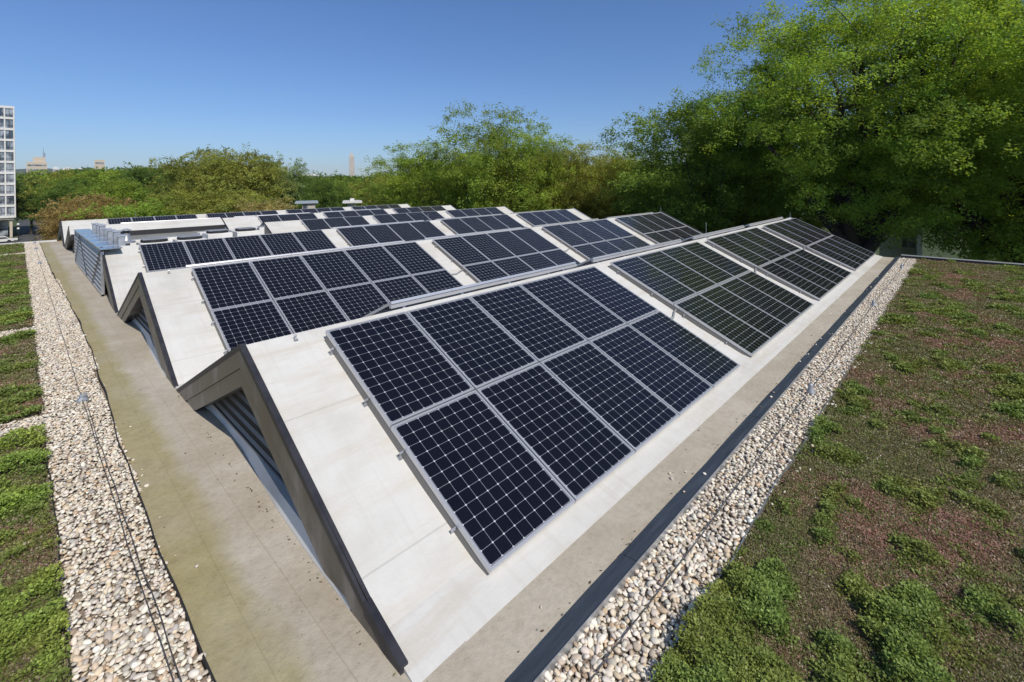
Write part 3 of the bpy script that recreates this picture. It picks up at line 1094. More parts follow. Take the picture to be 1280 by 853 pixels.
def cable(pts, lb, rad=.0042, lift=.05):
    mb = MB()
    n = 90
    ps = []
    for i in range(n):
        q = i / (n - 1)
        y = pts[0][1] + (pts[-1][1] - pts[0][1]) * q
        ps.append(q)
    P0 = np.array(pts)
    tt = np.linspace(0, len(pts) - 1, 220)
    xs_ = np.interp(tt, range(len(pts)), P0[:, 0])
    ys_ = np.interp(tt, range(len(pts)), P0[:, 1])
    ph = 1.0
    pl = []
    for i, (x, y) in enumerate(zip(xs_, ys_)):
        w = .0035 * math.sin(i * .23 + ph) + .004 * math.sin(i * .09 + ph)
        if abs(pts[0][0] - pts[-1][0]) > 5: pl.append((x, y + w, FLOOR + lift + .004 * math.sin(i * .5)))
        else: pl.append((x + w, y, FLOOR + lift + .004 * math.sin(i * .5)))
    mb.tube(pl, rad, 6)
    tag(mb.build('lightning_cable', CABLE, smooth=True), lb, 'cable')
cable([(-1.80, -6), (-1.785, -1.5), (-1.80, 1), (-1.80, 3.5), (-1.80, 9), (-1.81, 20.7), (-1.79, 27), (-1.78, 31)], 'dark twisted cable along the left pebble strip, the left one of two', .0036, .062)
cable([(-1.765, -6), (-1.752, -1.5), (-1.768, 1), (-1.772, 3.5)], 'dark twisted cable along the left pebble strip, the right one, ending at the bracket', .0036, .062)
cable([(-1.7, -3.62), (1.2, -3.62), (5.2, -3.64), (11.25, -3.62), (17.5, -3.63), (20, -3.62)], 'thin dark cable along the right pebble strip between cone anchors', .004, .05)

# ------------------------------------------------------------------ leaf litter blown against the curb and the gables
lv_, lc_ = [], []
def litter(n, fx, fy, z):
    for _ in range(n):
        x, y = fx(), fy()
        a, s_ = random.uniform(0, 6.28), random.uniform(.006, .016)
        c_, d_ = math.cos(a) * s_, math.sin(a) * s_
        t1, t2 = random.uniform(.001, .008), random.uniform(.001, .008)
        lv_.extend([(x - c_, y - d_, z + .003), (x + d_ * .5, y - c_ * .5, z + t1), (x + c_, y + d_, z + .004), (x - d_ * .5, y + c_ * .5, z + t2)])
        k = random.choice([(.10, .06, .03), (.16, .11, .06), (.06, .045, .03), (.20, .17, .10)])
        lc_.extend([k] * 4)
litter(90, lambda: random.uniform(-.6, 19), lambda: -3.215 + abs(random.gauss(0, .05)), FLOOR + .004)
litter(25, lambda: random.uniform(-.6, 19), lambda: random.uniform(-3.2, -2.9), FLOOR + .004)
litter(25, lambda: -1.56 + abs(random.gauss(0, .05)), lambda: random.uniform(-2, 26), FLOOR + .006)
litter(14, lambda: random.uniform(-1.5, -.85), lambda: random.uniform(-2.5, 20), FLOOR + .006)
litter(60, lambda: -.83 - abs(random.gauss(0, .03)), lambda: random.uniform(-2.9, 3), FLOOR + .006)

# ------------------------------------------------------------------ value noise for scattering
def vnoise(x, y, seed, scale):
    x = x * scale + seed * 17.13
    y = y * scale + seed * 9.71
    xi, yi = np.floor(x).astype(np.int64), np.floor(y).astype(np.int64)
    xf, yf = x - xi, y - yi
    def h(i, j):
        n = (i * 374761393 + j * 668265263 + seed * 1442695041) & 0x7fffffff
        n = ((n ^ (n >> 13)) * 1274126177) & 0x7fffffff
        return ((n ^ (n >> 16)) & 0xffff) / 65535.0
    u, v = xf * xf * (3 - 2 * xf), yf * yf * (3 - 2 * yf)
    return (h(xi, yi) * (1 - u) + h(xi + 1, yi) * u) * (1 - v) + (h(xi, yi + 1) * (1 - u) + h(xi + 1, yi + 1) * u) * v
def fbm(x, y, seed, scale, o=4):
    s, a, t = 0, 1, 0
    for k in range(o):
        s = s + a * vnoise(x, y, seed + k * 3, scale * 2 ** k)
        t += a
        a *= .5
    return s / t

# ------------------------------------------------------------------ pebbles
def ico(sub):
    import bmesh
    bm = bmesh.new()
    bmesh.ops.create_icosphere(bm, subdivisions=sub, radius=1)
    bm.verts.ensure_lookup_table()
    V = np.array([v_.co[:] for v_ in bm.verts])
    F = np.array([[v_.index for v_ in f_.verts] for f_ in bm.faces])
    bm.free()
    return V, F
PEBCOL = np.array([(.60, .57, .53), (.52, .46, .39), (.64, .60, .55), (.40, .37, .34), (.51, .43, .34), (.56, .52, .46), (.34, .33, .33), (.47, .36, .26), (.66, .63, .60), (.30, .24, .19)])
PEBP = np.array([.22, .15, .18, .08, .09, .10, .05, .04, .07, .02])


def pebbles(pos, rad, sub):
    n = len(pos)
    V, F = ico(sub)
    nv = len(V)
    # variants
    sc3 = np.stack([rng.uniform(.85, 1.25, n), rng.uniform(.62, .9, n), rng.uniform(.38, .6, n)], 1) * rad[:, None]
    dfm = rng.normal(0, .10, (n, 3, 3))
    W = V[None] * (1 + .10 * np.einsum('vk,nk->nv', V ** 2, rng.normal(0, 1, (n, 3)))[..., None])
    W = W + np.einsum('vk,nkj->nvj', V * V[:, [1, 2, 0]], dfm)
    W = W * sc3[:, None, :]
    a = rng.uniform(0, 2 * np.pi, n)
    tx, ty = rng.normal(0, .30, n), rng.normal(0, .30, n)
    cx, sx_ = np.cos(tx), np.sin(tx)
    y1 = W[..., 1] * cx[:, None] - W[..., 2] * sx_[:, None]
    z1 = W[..., 1] * sx_[:, None] + W[..., 2] * cx[:, None]
    cy, sy_ = np.cos(ty), np.sin(ty)
    x2 = W[..., 0] * cy[:, None] + z1 * sy_[:, None]
    z2 = -W[..., 0] * sy_[:, None] + z1 * cy[:, None]
    ca, sa = np.cos(a), np.sin(a)
    x3 = x2 * ca[:, None] - y1 * sa[:, None]
    y3 = x2 * sa[:, None] + y1 * ca[:, None]
    out = np.stack([x3, y3, z2], -1) + pos[:, None, :]
    faces = (F[None] + (np.arange(n) * nv)[:, None, None]).reshape(-1, 3)
    ci = rng.choice(len(PEBCOL), n, p=PEBP / PEBP.sum())
    cc = PEBCOL[ci] * np.array([1.16, 1.12, 1.03]) * rng.uniform(.82, 1.12, (n, 1)) * (1 + rng.normal(0, .014, (n, 3)))
    cols = np.repeat(cc, nv, 0)
    return out.reshape(-1, 3), faces, np.clip(cols, .03, .78)


def stray(n, fx, fy, z):
    pts = np.array([(fx(), fy(), z) for _ in range(n)])
    return pebbles(pts, rng.uniform(.008, .020, n), 2)
sv, sf, scol, sb = [], [], [], 0
for a_ in (stray(26, lambda: -1.55 + abs(random.gauss(0, .045)), lambda: random.uniform(-1.8, 14), FLOOR + .010), stray(22, lambda: random.uniform(0, 16), lambda: -3.30 + random.gauss(0, .04), FLOOR + .066), stray(10, lambda: random.uniform(0, 12), lambda: random.uniform(-3.2, -3.0), FLOOR + .008), stray(60, lambda: random.uniform(.2, 12), lambda: -3.93 - abs(random.gauss(0, .05)), FLOOR + .045)):
    sv.append(a_[0]); sf.append(a_[1] + sb); scol.append(a_[2]); sb += len(a_[0])
tag(link('stray_pebbles', np_mesh('stray_pebbles', np.concatenate(sv), np.concatenate(sf), np.concatenate(scol), smooth=True), PEB), 'stray pebbles kicked over the edges of the pebble strips', 'pebbles', kind='stuff')


def strip_pebbles(name, rects, sp, label):
    pts = []
    for (x0, x1, y0, y1) in rects:
        nx, ny = int((x1 - x0) / sp), int((y1 - y0) / sp)
        gx_, gy_ = np.meshgrid(np.linspace(x0 + sp * .4, x1 - sp * .4, max(nx, 1)), np.linspace(y0 + sp * .4, y1 - sp * .4, max(ny, 1)))
        for layer in range(2):
            g = np.stack([gx_.ravel(), gy_.ravel(), np.full(gx_.size, FLOOR + .008 + layer * .017)], 1)
            g[:, :2] += rng.uniform(-sp * .55, sp * .55, (len(g), 2))
            g[:, 2] += rng.uniform(-.004, .010, len(g))
            if layer: g = g[rng.random(len(g)) < .72]
            pts.append(g)
    pts = np.concatenate(pts)
    d = np.linalg.norm(pts - CAM, axis=1)
    rad = np.clip(rng.lognormal(math.log(.0205), .22, len(pts)), .012, .036)
    near = d < 5.2
    vs_, fs_, cs_, b0 = [], [], [], 0
    for msk, sub in ((near, 2), (~near, 1)):
        if msk.any():
            a, b_, c_ = pebbles(pts[msk], rad[msk], sub)
            vs_.append(a); fs_.append(b_ + b0); cs_.append(c_)
            b0 += len(a)
    me = np_mesh(name, np.concatenate(vs_), np.concatenate(fs_), np.concatenate(cs_), smooth=True)
    tag(link(name, me, PEB), label, 'pebbles', kind='stuff')


tag(link('leaf_litter', np_mesh('leaf_litter', np.array(lv_), np.arange(len(lv_)).reshape(-1, 4), np.array(lc_)), PEB), 'dry brown leaf bits scattered on the gutter and the walkway', 'litter', kind='stuff')
strip_pebbles('pebbles', [(-2.18, -1.625, -4.5, 0.6), (-2.18, -1.58, .6, 5), (-2.17, -1.50, 5, 16), (-2.16, -1.60, 16, 31)], .036, 'strip of pale river pebbles along the left side of the walkway')
strip_pebbles('pebbles', [(-1.7, 20.0, -3.875, -3.40)], .036, 'strip of pale river pebbles between the dark curb and the right planting')
strip_pebbles('pebbles', [(-4.5, -2.2, 2.88, 3.50)], .036, 'narrow cross strip of pebbles between the nearer left sedum beds')
strip_pebbles('pebbles', [(-4.5, -2.19, 8.62, 9.14)], .040, 'narrow cross strip of pebbles left of the second ridge')
strip_pebbles('pebbles', [(-4.5, -2.18, 25.2, 25.75)], .045, 'farthest narrow cross strip of pebbles in the left planting')
mb = MB()
mb.add([(-4.5, -6, FLOOR - .012), (-1.48, -6, FLOOR - .012), (-1.44, 31, FLOOR - .012), (-4.5, 31, FLOOR - .012)], [(0, 1, 2, 3)])
mb.add([(-1.7, -3.88, FLOOR), (20.0, -3.88, FLOOR), (20.0, -3.395, FLOOR), (-1.7, -3.395, FLOOR)], [(0, 1, 2, 3)])
tag(mb.build('gravel_bed', GRAVB), kind='structure')
# metal edging between left beds and pebbles
for (ya, yb, lb) in ((-6, 2.84, 'beside the nearest left sedum bed'), (3.53, 8.58, 'beside the brownish second left sedum bed'), (9.17, 25.16, 'beside the long third left sedum bed'), (25.8, 31, 'beside the farthest left sedum bed')):
    prev = None
    mb = MB()
    for y in np.arange(ya, yb + .3, .3):
        q = (-2.195 + .012 * math.sin(y * 2.1) + .008 * math.sin(y * 5.3), min(y, yb), FLOOR + .012)
        if prev and q[1] > prev[1]: mb.bar(prev, q, .008, .06)
        prev = q
    tag(mb.build('edging_strip', EDGE), 'thin black edging ' + lb, 'edging')

# ------------------------------------------------------------------ sedum beds
def bed(name, x0, x1, y0, y1, seed, gbias, label, res=.06, gcol=np.array([.205, .27, .062])):
    nx, ny = max(2, int((x1 - x0) / res)), max(2, int((y1 - y0) / res))
    gx_, gy_ = np.meshgrid(np.linspace(x0, x1, nx), np.linspace(y0, y1, ny))
    z = FLOOR + .012 + .03 * fbm(gx_, gy_, seed, 1.7, 4) + .012 * vnoise(gx_, gy_, seed + 9, 9)
    ed = np.minimum.reduce([gx_ - x0, x1 - gx_, gy_ - y0, y1 - gy_])
    z = np.where(ed < .02, FLOOR - .02, z)
    V = np.stack([gx_, gy_, z], -1).reshape(-1, 3)
    idx = np.arange(nx * ny).reshape(ny, nx)
    F = np.stack([idx[:-1, :-1], idx[:-1, 1:], idx[1:, 1:], idx[1:, :-1]], -1).reshape(-1, 4)
    tag(link('planting_soil', np_mesh('planting_soil', V, F, smooth=True), SOIL), kind='structure')
    # tufts
    area = (x1 - x0) * (y1 - y0)
    out_v, out_c = [], []
    cand = 0
    n0 = int(area * 5200)
    px_ = rng.uniform(x0 + .01, x1 - .01, n0)
    py_ = rng.uniform(y0 + .01, y1 - .01, n0)
    d = np.sqrt((px_ - CAM[0]) ** 2 + (py_ - CAM[1]) ** 2 + 9)
    keep = rng.random(n0) < np.clip((4.2 / d) ** 1.35, .035, 1)
    # things far to the side or behind the photographer are kept sparse
    f = (px_ - CAM[0]) * FWD.x + (py_ - CAM[1]) * FWD.y
    s = (px_ - CAM[0]) * RIGHT.x + (py_ - CAM[1]) * RIGHT.y
    inside = (np.abs(s) < f * 1.13 + .4) & (f > 2.0)
    keep &= inside | (rng.random(n0) < .12)
    px_, py_, d = px_[keep], py_[keep], d[keep]
    wxp_, wyp_ = px_ + .25 * (vnoise(px_, py_, seed + 31, 3) - .5), py_ + .25 * (vnoise(px_, py_, seed + 37, 3) - .5)
    g = fbm(wxp_ * .8, wyp_ * 1.25, seed + 2, 1.9, 5)
    g2 = fbm(px_, py_, seed + 5, 8.0, 3)
    g3 = fbm(wxp_ * .7, wyp_ * 1.3, seed + 7, 4.6, 3)
    green = g * .44 + g3 * .40 + g2 * .18 + gbias(px_, py_)
    isg = green + rng.normal(0, .030, len(px_)) > .565
    lush = np.clip((green - .57) / .09, 0, 1)
    red = fbm(px_, py_, seed + 11, .8, 4)
    zb = FLOOR + .012 + .03 * fbm(px_, py_, seed, 1.7, 4) + .012 * vnoise(px_, py_, seed + 9, 9) + lush * .085 * np.clip(fbm(px_, py_, seed + 25, 9, 2) * 2 - .6, 0, 1)
    size = np.where(isg, rng.uniform(.010, .019, len(px_)), rng.uniform(.006, .013, len(px_))) * np.clip(d / 5.0, 1, 2.6) ** .75
    nl = 9
    n = len(px_)
    hgt = np.where(isg, .012 + .040 * lush, .006)
    # leaves spread in a small dome round each tuft centre
    th = rng.uniform(0, 2 * np.pi, (n, nl))
    rr = np.sqrt(rng.random((n, nl))) * np.where(isg, .030, .034)[:, None] * np.clip(d / 5, 1, 2.2)[:, None]
    lx = px_[:, None] + rr * np.cos(th)
    ly = py_[:, None] + rr * np.sin(th)
    lz = zb[:, None] + hgt[:, None] * rng.uniform(.25, 1.05, (n, nl)) * (1 - (rr / .09) ** 2)
    # leaf quad frame
    dirv = np.stack([np.cos(th) * .8 + rng.normal(0, .5, (n, nl)), np.sin(th) * .8 + rng.normal(0, .5, (n, nl)), rng.uniform(-.1, .9, (n, nl))], -1)
    dirv /= np.linalg.norm(dirv, axis=-1, keepdims=True)
    up = rng.normal(0, .5, (n, nl, 3)) + np.array([0, 0, 1.0])
    side = np.cross(dirv, up)
    side /= np.linalg.norm(side, axis=-1, keepdims=True) + 1e-9
    c0 = np.stack([lx, ly, lz], -1)
    Ls = size[:, None, None] * rng.uniform(.7, 1.3, (n, nl, 1))
    q0 = c0
    q1 = c0 + dirv * Ls * .55 + side * Ls * .42
    q2 = c0 + dirv * Ls * 1.15
    q3 = c0 + dirv * Ls * .55 - side * Ls * .42
    V = np.stack([q0, q1, q2, q3], 2).reshape(-1, 3)
    F = np.arange(len(V)).reshape(-1, 4)
    cg = np.array([.17, .21, .05]) * (1 - lush[:, None]) + gcol * lush[:, None]
    cg = cg * rng.uniform(.6, 1.3, (n, 1)) * (1 + np.array([.18, 0, 0]) * (fbm(px_, py_, seed + 15, 3, 2)[:, None] - .5) * 2)
    t_ = np.clip((red - .50) / .16, 0, 1)[:, None]
    cb_ = np.array([.215, .180, .095]) * (1 - t_) + np.array([.33, .185, .145]) * t_
    pick = rng.random((n, 1))
    olv = np.clip(fbm(px_, py_, seed + 19, 2.6, 4)[:, None] * 1.6 - .45, .08, .75)
    cb_ = np.where(pick < olv, np.array([[.175, .195, .065]]), cb_)
    cb_ = np.where(pick > .93, np.array([[.42, .36, .28]]), cb_)
    cb_ = cb_ * rng.uniform(.6, 1.3, (n, 1))
    cc = np.where(isg[:, None], cg, cb_)
    C_ = np.repeat(cc, nl * 4, 0) * np.repeat(rng.uniform(.8, 1.2, (n * nl, 1)), 4, 0)
    me = np_mesh(name, V, F, C_)
    tag(link(name, me, SEDUM), label, 'ground cover', kind='stuff')


bed('sedum', -1.6, 19.97, -10.5, -3.90, 3, lambda x, y: .055 * np.clip((1.7 - x) / 1.0, -.35, 1) * np.clip((-3.6 - y) / .4, 0, 1) + .085 * np.clip((3.75 - ((x - CAM[0]) * FWD.x + (y - CAM[1]) * FWD.y)) / .6, 0, 1), 'wide planting of green and reddish sedum right of the pebble strip')
bed('sedum', -4.5, -2.21, -4.2, 2.83, 21, lambda x, y: .075 + 0 * x, 'lush green sedum bed at the lower left corner', gcol=np.array([.27, .36, .07]))
bed('sedum', -4.5, -2.21, 3.54, 8.58, 33, lambda x, y: .0 + 0 * x, 'brownish sedum bed between the first two cross strips at left')
bed('sedum', -4.5, -2.21, 9.18, 25.15, 41, lambda x, y: .03 + 0 * x, 'long green sedum bed at left beyond the second cross strip', gcol=np.array([.25, .33, .07]))
bed('sedum', -4.5, -2.21, 25.8, 30.9, 55, lambda x, y: -.01 + 0 * x, 'farthest small sedum bed at left, before the street')

# ------------------------------------------------------------------ trees
def tube_np(pts, rad, seg=5):
    pts = np.asarray(pts, float)
    n = len(pts)
    d = np.gradient(pts, axis=0)
    d /= np.linalg.norm(d, axis=1, keepdims=True) + 1e-9
    ref = np.where(np.abs(d[:, 2:3]) > .9, np.array([[1., 0, 0]]), np.array([[0., 0, 1]]))
    s = np.cross(d, ref)
    s /= np.linalg.norm(s, axis=1, keepdims=True) + 1e-9
    u = np.cross(s, d)
    a = np.arange(seg) * 2 * np.pi / seg
    V = pts[:, None] + (s[:, None] * np.cos(a)[None, :, None] + u[:, None] * np.sin(a)[None, :, None]) * np.asarray(rad)[:, None, None]
    V = V.reshape(-1, 3)
    F = []
    for i in range(n - 1):
        for k in range(seg):
            k2 = (k + 1) % seg
            F.append((i * seg + k, i * seg + k2, (i + 1) * seg + k2, (i + 1) * seg + k))
    return V, np.array(F)


def tree_proto(seed, H, th, Rr, trunk_r, n_clu, n_spray, n_leaf, leaf, spread=.55, flat=.6, vz=.5, nj=.6, shell=.45, lobes=11, n_limb=9, stems=1, low=0.0):
    g = np.random.default_rng(seed)
    zc = th + (H - th) * .48
    az_ = (H - th) * .52
    ld = g.normal(0, 1, (lobes, 3))
    ld[:, 2] = np.abs(ld[:, 2]) * .8 - .2
    ld /= np.linalg.norm(ld, axis=1, keepdims=True)
    lw = g.uniform(.08, .27, lobes)
    def rad_of(dr):
        dt = dr @ ld.T
        return .84 + (lw[None] * np.exp((dt - 1) / .10)).sum(1)
    dr = g.normal(0, 1, (n_clu, 3))
    dr /= np.linalg.norm(dr, axis=1, keepdims=True)
    rf = shell + (1 - shell) * g.random(n_clu) ** .7
    m_ = g.random(n_clu) < .16
    rf[m_] *= g.uniform(.4, .9, m_.sum())
    rr = rad_of(dr) * rf
    cl = np.stack([dr[:, 0] * rr * Rr, dr[:, 1] * rr * Rr, zc + dr[:, 2] * rr * az_], 1)
    cl[:, 2] = np.maximum(cl[:, 2], th * .7 + low)
    # limbs
    WV, WF, b0 = [], [], 0
    nodes, nrad = [], []
    def put(p_, r_, seg=6):
        nonlocal b0
        V, F = tube_np(p_, r_, seg)
        WV.append(V); WF.append(F + b0); b0 += len(V)
    top = th + (H - th) * .15
    for s_ in range(stems):
        ox = g.normal(0, trunk_r * .9) if stems > 1 else 0
        oy = g.normal(0, trunk_r * .9) if stems > 1 else 0
        tp = np.array([[ox, oy, -.3], [ox * 1.1, oy * 1.1, th * .35], [ox * 1.5 + .1, oy * 1.5 - .1, th * .8], [ox * 2.5, oy * 2.5, top], [ox * 4 + g.normal(0, .4), oy * 4 + g.normal(0, .4), zc + az_ * .55]])
        put(tp, [trunk_r * 1.35, trunk_r, trunk_r * .85, trunk_r * .6, trunk_r * .12], 10)
        tt = np.linspace(.55, 1, 10)
        for q in tt:
            i_ = q * (len(tp) - 1)
            k_ = int(min(i_, len(tp) - 2))
            nodes.append(tp[k_] + (tp[k_ + 1] - tp[k_]) * (i_ - k_)); nrad.append(trunk_r * (1.1 - q) * .8)
    for k in range(n_limb):
        a = 2 * np.pi * (k + g.uniform(-.3, .3)) / n_limb * 1.0
        el = g.uniform(.15, 1.15)
        e = np.array([math.cos(a) * math.cos(el) * Rr * .8, math.sin(a) * math.cos(el) * Rr * .8, zc + math.sin(el) * az_ * .8 - az_ * .15])
        s0 = np.array([0, 0, th * g.uniform(.75, 1.1) + (el * .12) * (H - th)])
        tq = np.linspace(0, 1, 8)[:, None]
        mid = s0 * .45 + e * .55 + np.array([0, 0, -az_ * .12])
        pt = (1 - tq) ** 2 * s0 + 2 * tq * (1 - tq) * mid + tq ** 2 * e
        pt[1:-1] += g.normal(0, Rr * .03, (6, 3))
        r_ = trunk_r * .5 * (1 - .84 * tq[:, 0])
        put(pt, r_, 6)
        for i in range(1, 8):
            nodes.append(pt[i]); nrad.append(r_[i])
            nodes.append((pt[i] + pt[i - 1]) / 2); nrad.append(r_[i])
    nodes = np.array(nodes); nrad = np.array(nrad)
    order = np.argsort(np.linalg.norm(cl - np.array([0, 0, zc]), axis=1))
    for ci in order:
        c_ = cl[ci]
        dd = np.linalg.norm(nodes - c_, axis=1) + np.maximum(0, nodes[:, 2] - c_[2]) * .8
        j = int(np.argmin(dd))
        a_ = nodes[j]
        r0 = max(min(nrad[j] * .6, .09 * trunk_r / .45), .012)
        mid = (a_ + c_) / 2 + g.normal(0, .08 * np.linalg.norm(c_ - a_), 3)
        put(np.array([a_, mid, c_]), [r0, r0 * .65, r0 * .25], 4)
        if g.random() < .8:
            nodes = np.vstack([nodes, mid[None], c_[None]])
            nrad = np.append(nrad, [r0 * .65, r0 * .4])
    # sprays of leaves
    nS = n_clu * n_spray
    cc = np.repeat(cl, n_spray, 0)
    csz = np.repeat(g.uniform(.7, 1.35, n_clu), n_spray)
    off = g.normal(0, 1, (nS, 3)) * np.array([1, 1, vz]) * (spread * csz)[:, None]
    sc = cc + off
    outw = sc - np.array([0, 0, zc - az_ * .3])
    outw /= np.linalg.norm(outw, axis=1, keepdims=True) + 1e-9
    nrm = np.array([0, 0, 1.0]) + outw * .35 + g.normal(0, .25, (nS, 3))
    nrm /= np.linalg.norm(nrm, axis=1, keepdims=True)
    t1 = np.cross(nrm, g.normal(0, 1, (nS, 3)))
    t1 /= np.linalg.norm(t1, axis=1, keepdims=True)
    t2 = np.cross(nrm, t1)
    sr = g.uniform(.25, .55, nS) * (spread / .55)
    a = g.uniform(0, 2 * np.pi, (nS, n_leaf))
    q = np.sqrt(g.random((nS, n_leaf))) * sr[:, None]
    lc = sc[:, None] + t1[:, None] * (q * np.cos(a))[..., None] + t2[:, None] * (q * np.sin(a))[..., None] * .7
    lc = lc + nrm[:, None] * (g.normal(0, flat * .25, (nS, n_leaf)) - (q / sr[:, None]) ** 2 * .10)[..., None]
    ln = nrm[:, None] + g.normal(0, nj, (nS, n_leaf, 3))
    ln /= np.linalg.norm(ln, axis=-1, keepdims=True)
    d1 = np.cross(ln, g.normal(0, 1, (nS, n_leaf, 3)))
    d1 /= np.linalg.norm(d1, axis=-1, keepdims=True)
    d2 = np.cross(ln, d1)
    Lf = (leaf * g.uniform(.65, 1.35, (nS, n_leaf)))[..., None]
    V = np.stack([lc - d1 * Lf * .5, lc + d2 * Lf * .28, lc + d1 * Lf * .5, lc - d2 * Lf * .28], 2).reshape(-1, 3)
    F = np.arange(len(V)).reshape(-1, 4)
    cb = np.repeat(g.uniform(.68, 1.35, n_clu), n_spray)[:, None] * g.uniform(.8, 1.2, (nS, 1))
    warm = np.repeat(g.uniform(-1, 1, n_clu), n_spray)[:, None] * .06 + g.normal(0, .03, (nS, 1))
    col3 = np.stack([cb[:, 0] * (1 + warm[:, 0]), cb[:, 0], cb[:, 0] * (1 - warm[:, 0])], 1)
    C_ = np.repeat(col3, n_leaf, 0) * g.uniform(.88, 1.12, (nS * n_leaf, 1))
    C_ = np.repeat(C_, 4, 0)
    return np_mesh('crown', V, F, C_), np_mesh('trunk', np.concatenate(WV), np.concatenate(WF), smooth=True)


def tree(mesh, loc, rz, sc3, color, label, cat='tree', group=None, name='broadleaf_tree'):
    t = empty(name, loc, label, cat, group)
    t.rotation_euler = (0, 0, rz)
    t.scale = sc3
    cr = link('crown', mesh[0], LEAF, t)
    cr.color = (*color, 1)
    link('trunk', mesh[1], BARK, t)
    return t


def at(px, D, z=ZG):
    """ground point under photo column px at depth D along the view axis (photo is 1280 wide)"""
    k = (px - 640) / 595.31
    x = CAM[0] + D * (FWD.x + k * RIGHT.x)
    y = CAM[1] + D * (FWD.y + k * RIGHT.y)
    return (x, y, z)


BIG = tree_proto(11, 25.5, 8.0, 9.2, .72, 560, 13, 44, .135, spread=.64, vz=.42, lobes=18, n_limb=17, low=3.2)
BIG2 = tree_proto(12, 24.0, 6.5, 8.0, .48, 430, 12, 40, .14, spread=.64, vz=.42, lobes=16, n_limb=11, low=2.6)
MID = [tree_proto(21 + k, 20, 5.0, 6.0, .34, 360, 10, 30, .16, spread=.70, vz=.5, lobes=13, n_limb=9) for k in range(3)]
FAR = [tree_proto(31 + k, 15, 3.5, 6.0, .30, 300, 9, 22, .25, spread=.80, vz=.5, lobes=12, n_limb=7) for k in range(3)]

G_YEL = (.235, .345, .060)
G_MID = (.235, .320, .056)
G_DRK = (.125, .195, .042)
G_OLV = (.270, .295, .070)
G_RUS = (.310, .235, .100)
G_TAN = (.38, .33, .15)
G_PAL = (.210, .275, .110)
tree(BIG, at(1072, 29), 0.4, (1, 1, 1.0), G_YEL, 'huge bright green tree with thick dark trunk beyond the right end of the ridges')
tree(BIG2, at(1275, 26), 2.1, (1, 1, 1.04), G_YEL, 'tall green tree at the right edge beside the huge one')
tree(BIG2, at(1222, 40), 4.1, (1.05, 1.05, 1.05), G_DRK, 'tall dark green tree standing behind and right of the huge tree')
tree(BIG, at(1420, 30), 1.9, (1, 1, 1), G_DRK, 'dark tree reaching in at the far right edge')
tree(MID[0], at(882, 36), 1.0, (1.08, 1.08, 1.02), (.185, .27, .05), 'darker green tree leaning against the left side of the huge tree')
tree(MID[1], at(955, 42), 2.6, (1.1, 1.1, 1.05), G_MID, 'green tree partly hidden left of the thick dark trunk')
tree(MID[2], at(530, 48), 0.3, (.92, .92, .86), G_MID, 'rounded green tree right of the obelisk, leftmost of the middle row')
tree(MID[0], at(585, 53), 3.3, (.95, .95, .88), (.24, .30, .065), 'olive green tree second in the tall middle row')
tree(MID[1], at(632, 45), 5.0, (1.0, 1.0, 1.00), G_MID, 'tallest green tree of the middle row with a feathery top')
tree(MID[2], at(706, 47), 2.0, (.92, .92, .85), G_OLV, 'brown tinged tree right of the tallest middle tree')
tree(MID[0], at(768, 49), 4.4, (.90, .90, .84), G_OLV, 'olive tree left of the darker tree in the middle row')
tree(MID[1], at(822, 46), 0.9, (.82, .82, .80), G_YEL, 'yellow green tree between the middle row and the darker tree')
tree(MID[2], at(665, 60), 1.4, (.95, .95, .92), G_DRK, 'dark green tree peeping out behind the middle row')
# left side
tree(FAR[0], at(258, 86), .7, (1.0, 1.0, 1.33), G_OLV, 'olive green tall tree left of centre in the left tree belt')
tree(FAR[1], at(305, 80), 2.7, (1.1, 1.1, 1.26), G_OLV, 'broad olive tree beside the pale one in the left tree belt')
tree(FAR[2], at(352, 98), 4.0, (.95, .95, 1.20), G_PAL, 'pale grey green tree at the right end of the left tree belt')
tree(FAR[1], at(178, 105), 1.2, (1.15, 1.15, 1.16), G_DRK, 'dark green rounded tree behind the left tree belt')
tree(FAR[0], at(118, 64), 3.6, (.95, .95, .80), G_RUS, 'rust coloured tree just beyond the far end of the walkway')
tree(FAR[2], at(96, 58), .2, (.55, .55, .72), G_RUS, 'smaller rust coloured tree at the left, beside the shaded street')
tree(FAR[2], at(176, 57), 5.2, (.85, .85, .74), G_YEL, 'bright green tree behind the left end of the farthest ridge')
tree(FAR[1], at(228, 62), .5, (.9, .9, .82), G_OLV, 'olive tree right of the bright green one behind the farthest ridge')
tree(FAR[0], at(285, 66), 2.2, (.85, .85, .84), G_OLV, 'low olive tree behind the middle of the farthest ridge')
tree(FAR[2], at(338, 60), 3.0, (.80, .80, .72), G_TAN, 'tan flowering tree left of the grey roofed brick house')
tree(FAR[1], at(150, 85), 2.2, (1.0, 1.0, .95), G_MID, 'mid green tree behind the rust coloured tree')
tree(FAR[0], at(96, 98), 4.2, (1.1, 1.1, .98), G_DRK, 'green tree between the office tower and the rust coloured tree')
tree(FAR[2], at(38, 128), 1.5, (.95, .95, .98), G_DRK, 'dark shady tree right beside the white office tower')
tree(FAR[1], at(405, 78), 1.7, (.62, .62, .92), G_DRK, 'dark green tree between the brick house and the white flat roof')
tree(FAR[0], at(385, 100), 5.7, (.7, .7, .95), G_DRK, 'dark tree in front of the white balcony block')
tree(FAR[2], at(432, 110), 3.9, (.8, .8, .92), G_MID, 'green tree below the obelisk')
tree(FAR[0], at(478, 74), .1, (.62, .62, .98), G_OLV, 'olive tree right of the obelisk, before the tall middle row')
tree(FAR[1], at(505, 60), 3.7, (.42, .42, .66), G_TAN, 'small yellowish tree at the foot of the tall middle row')

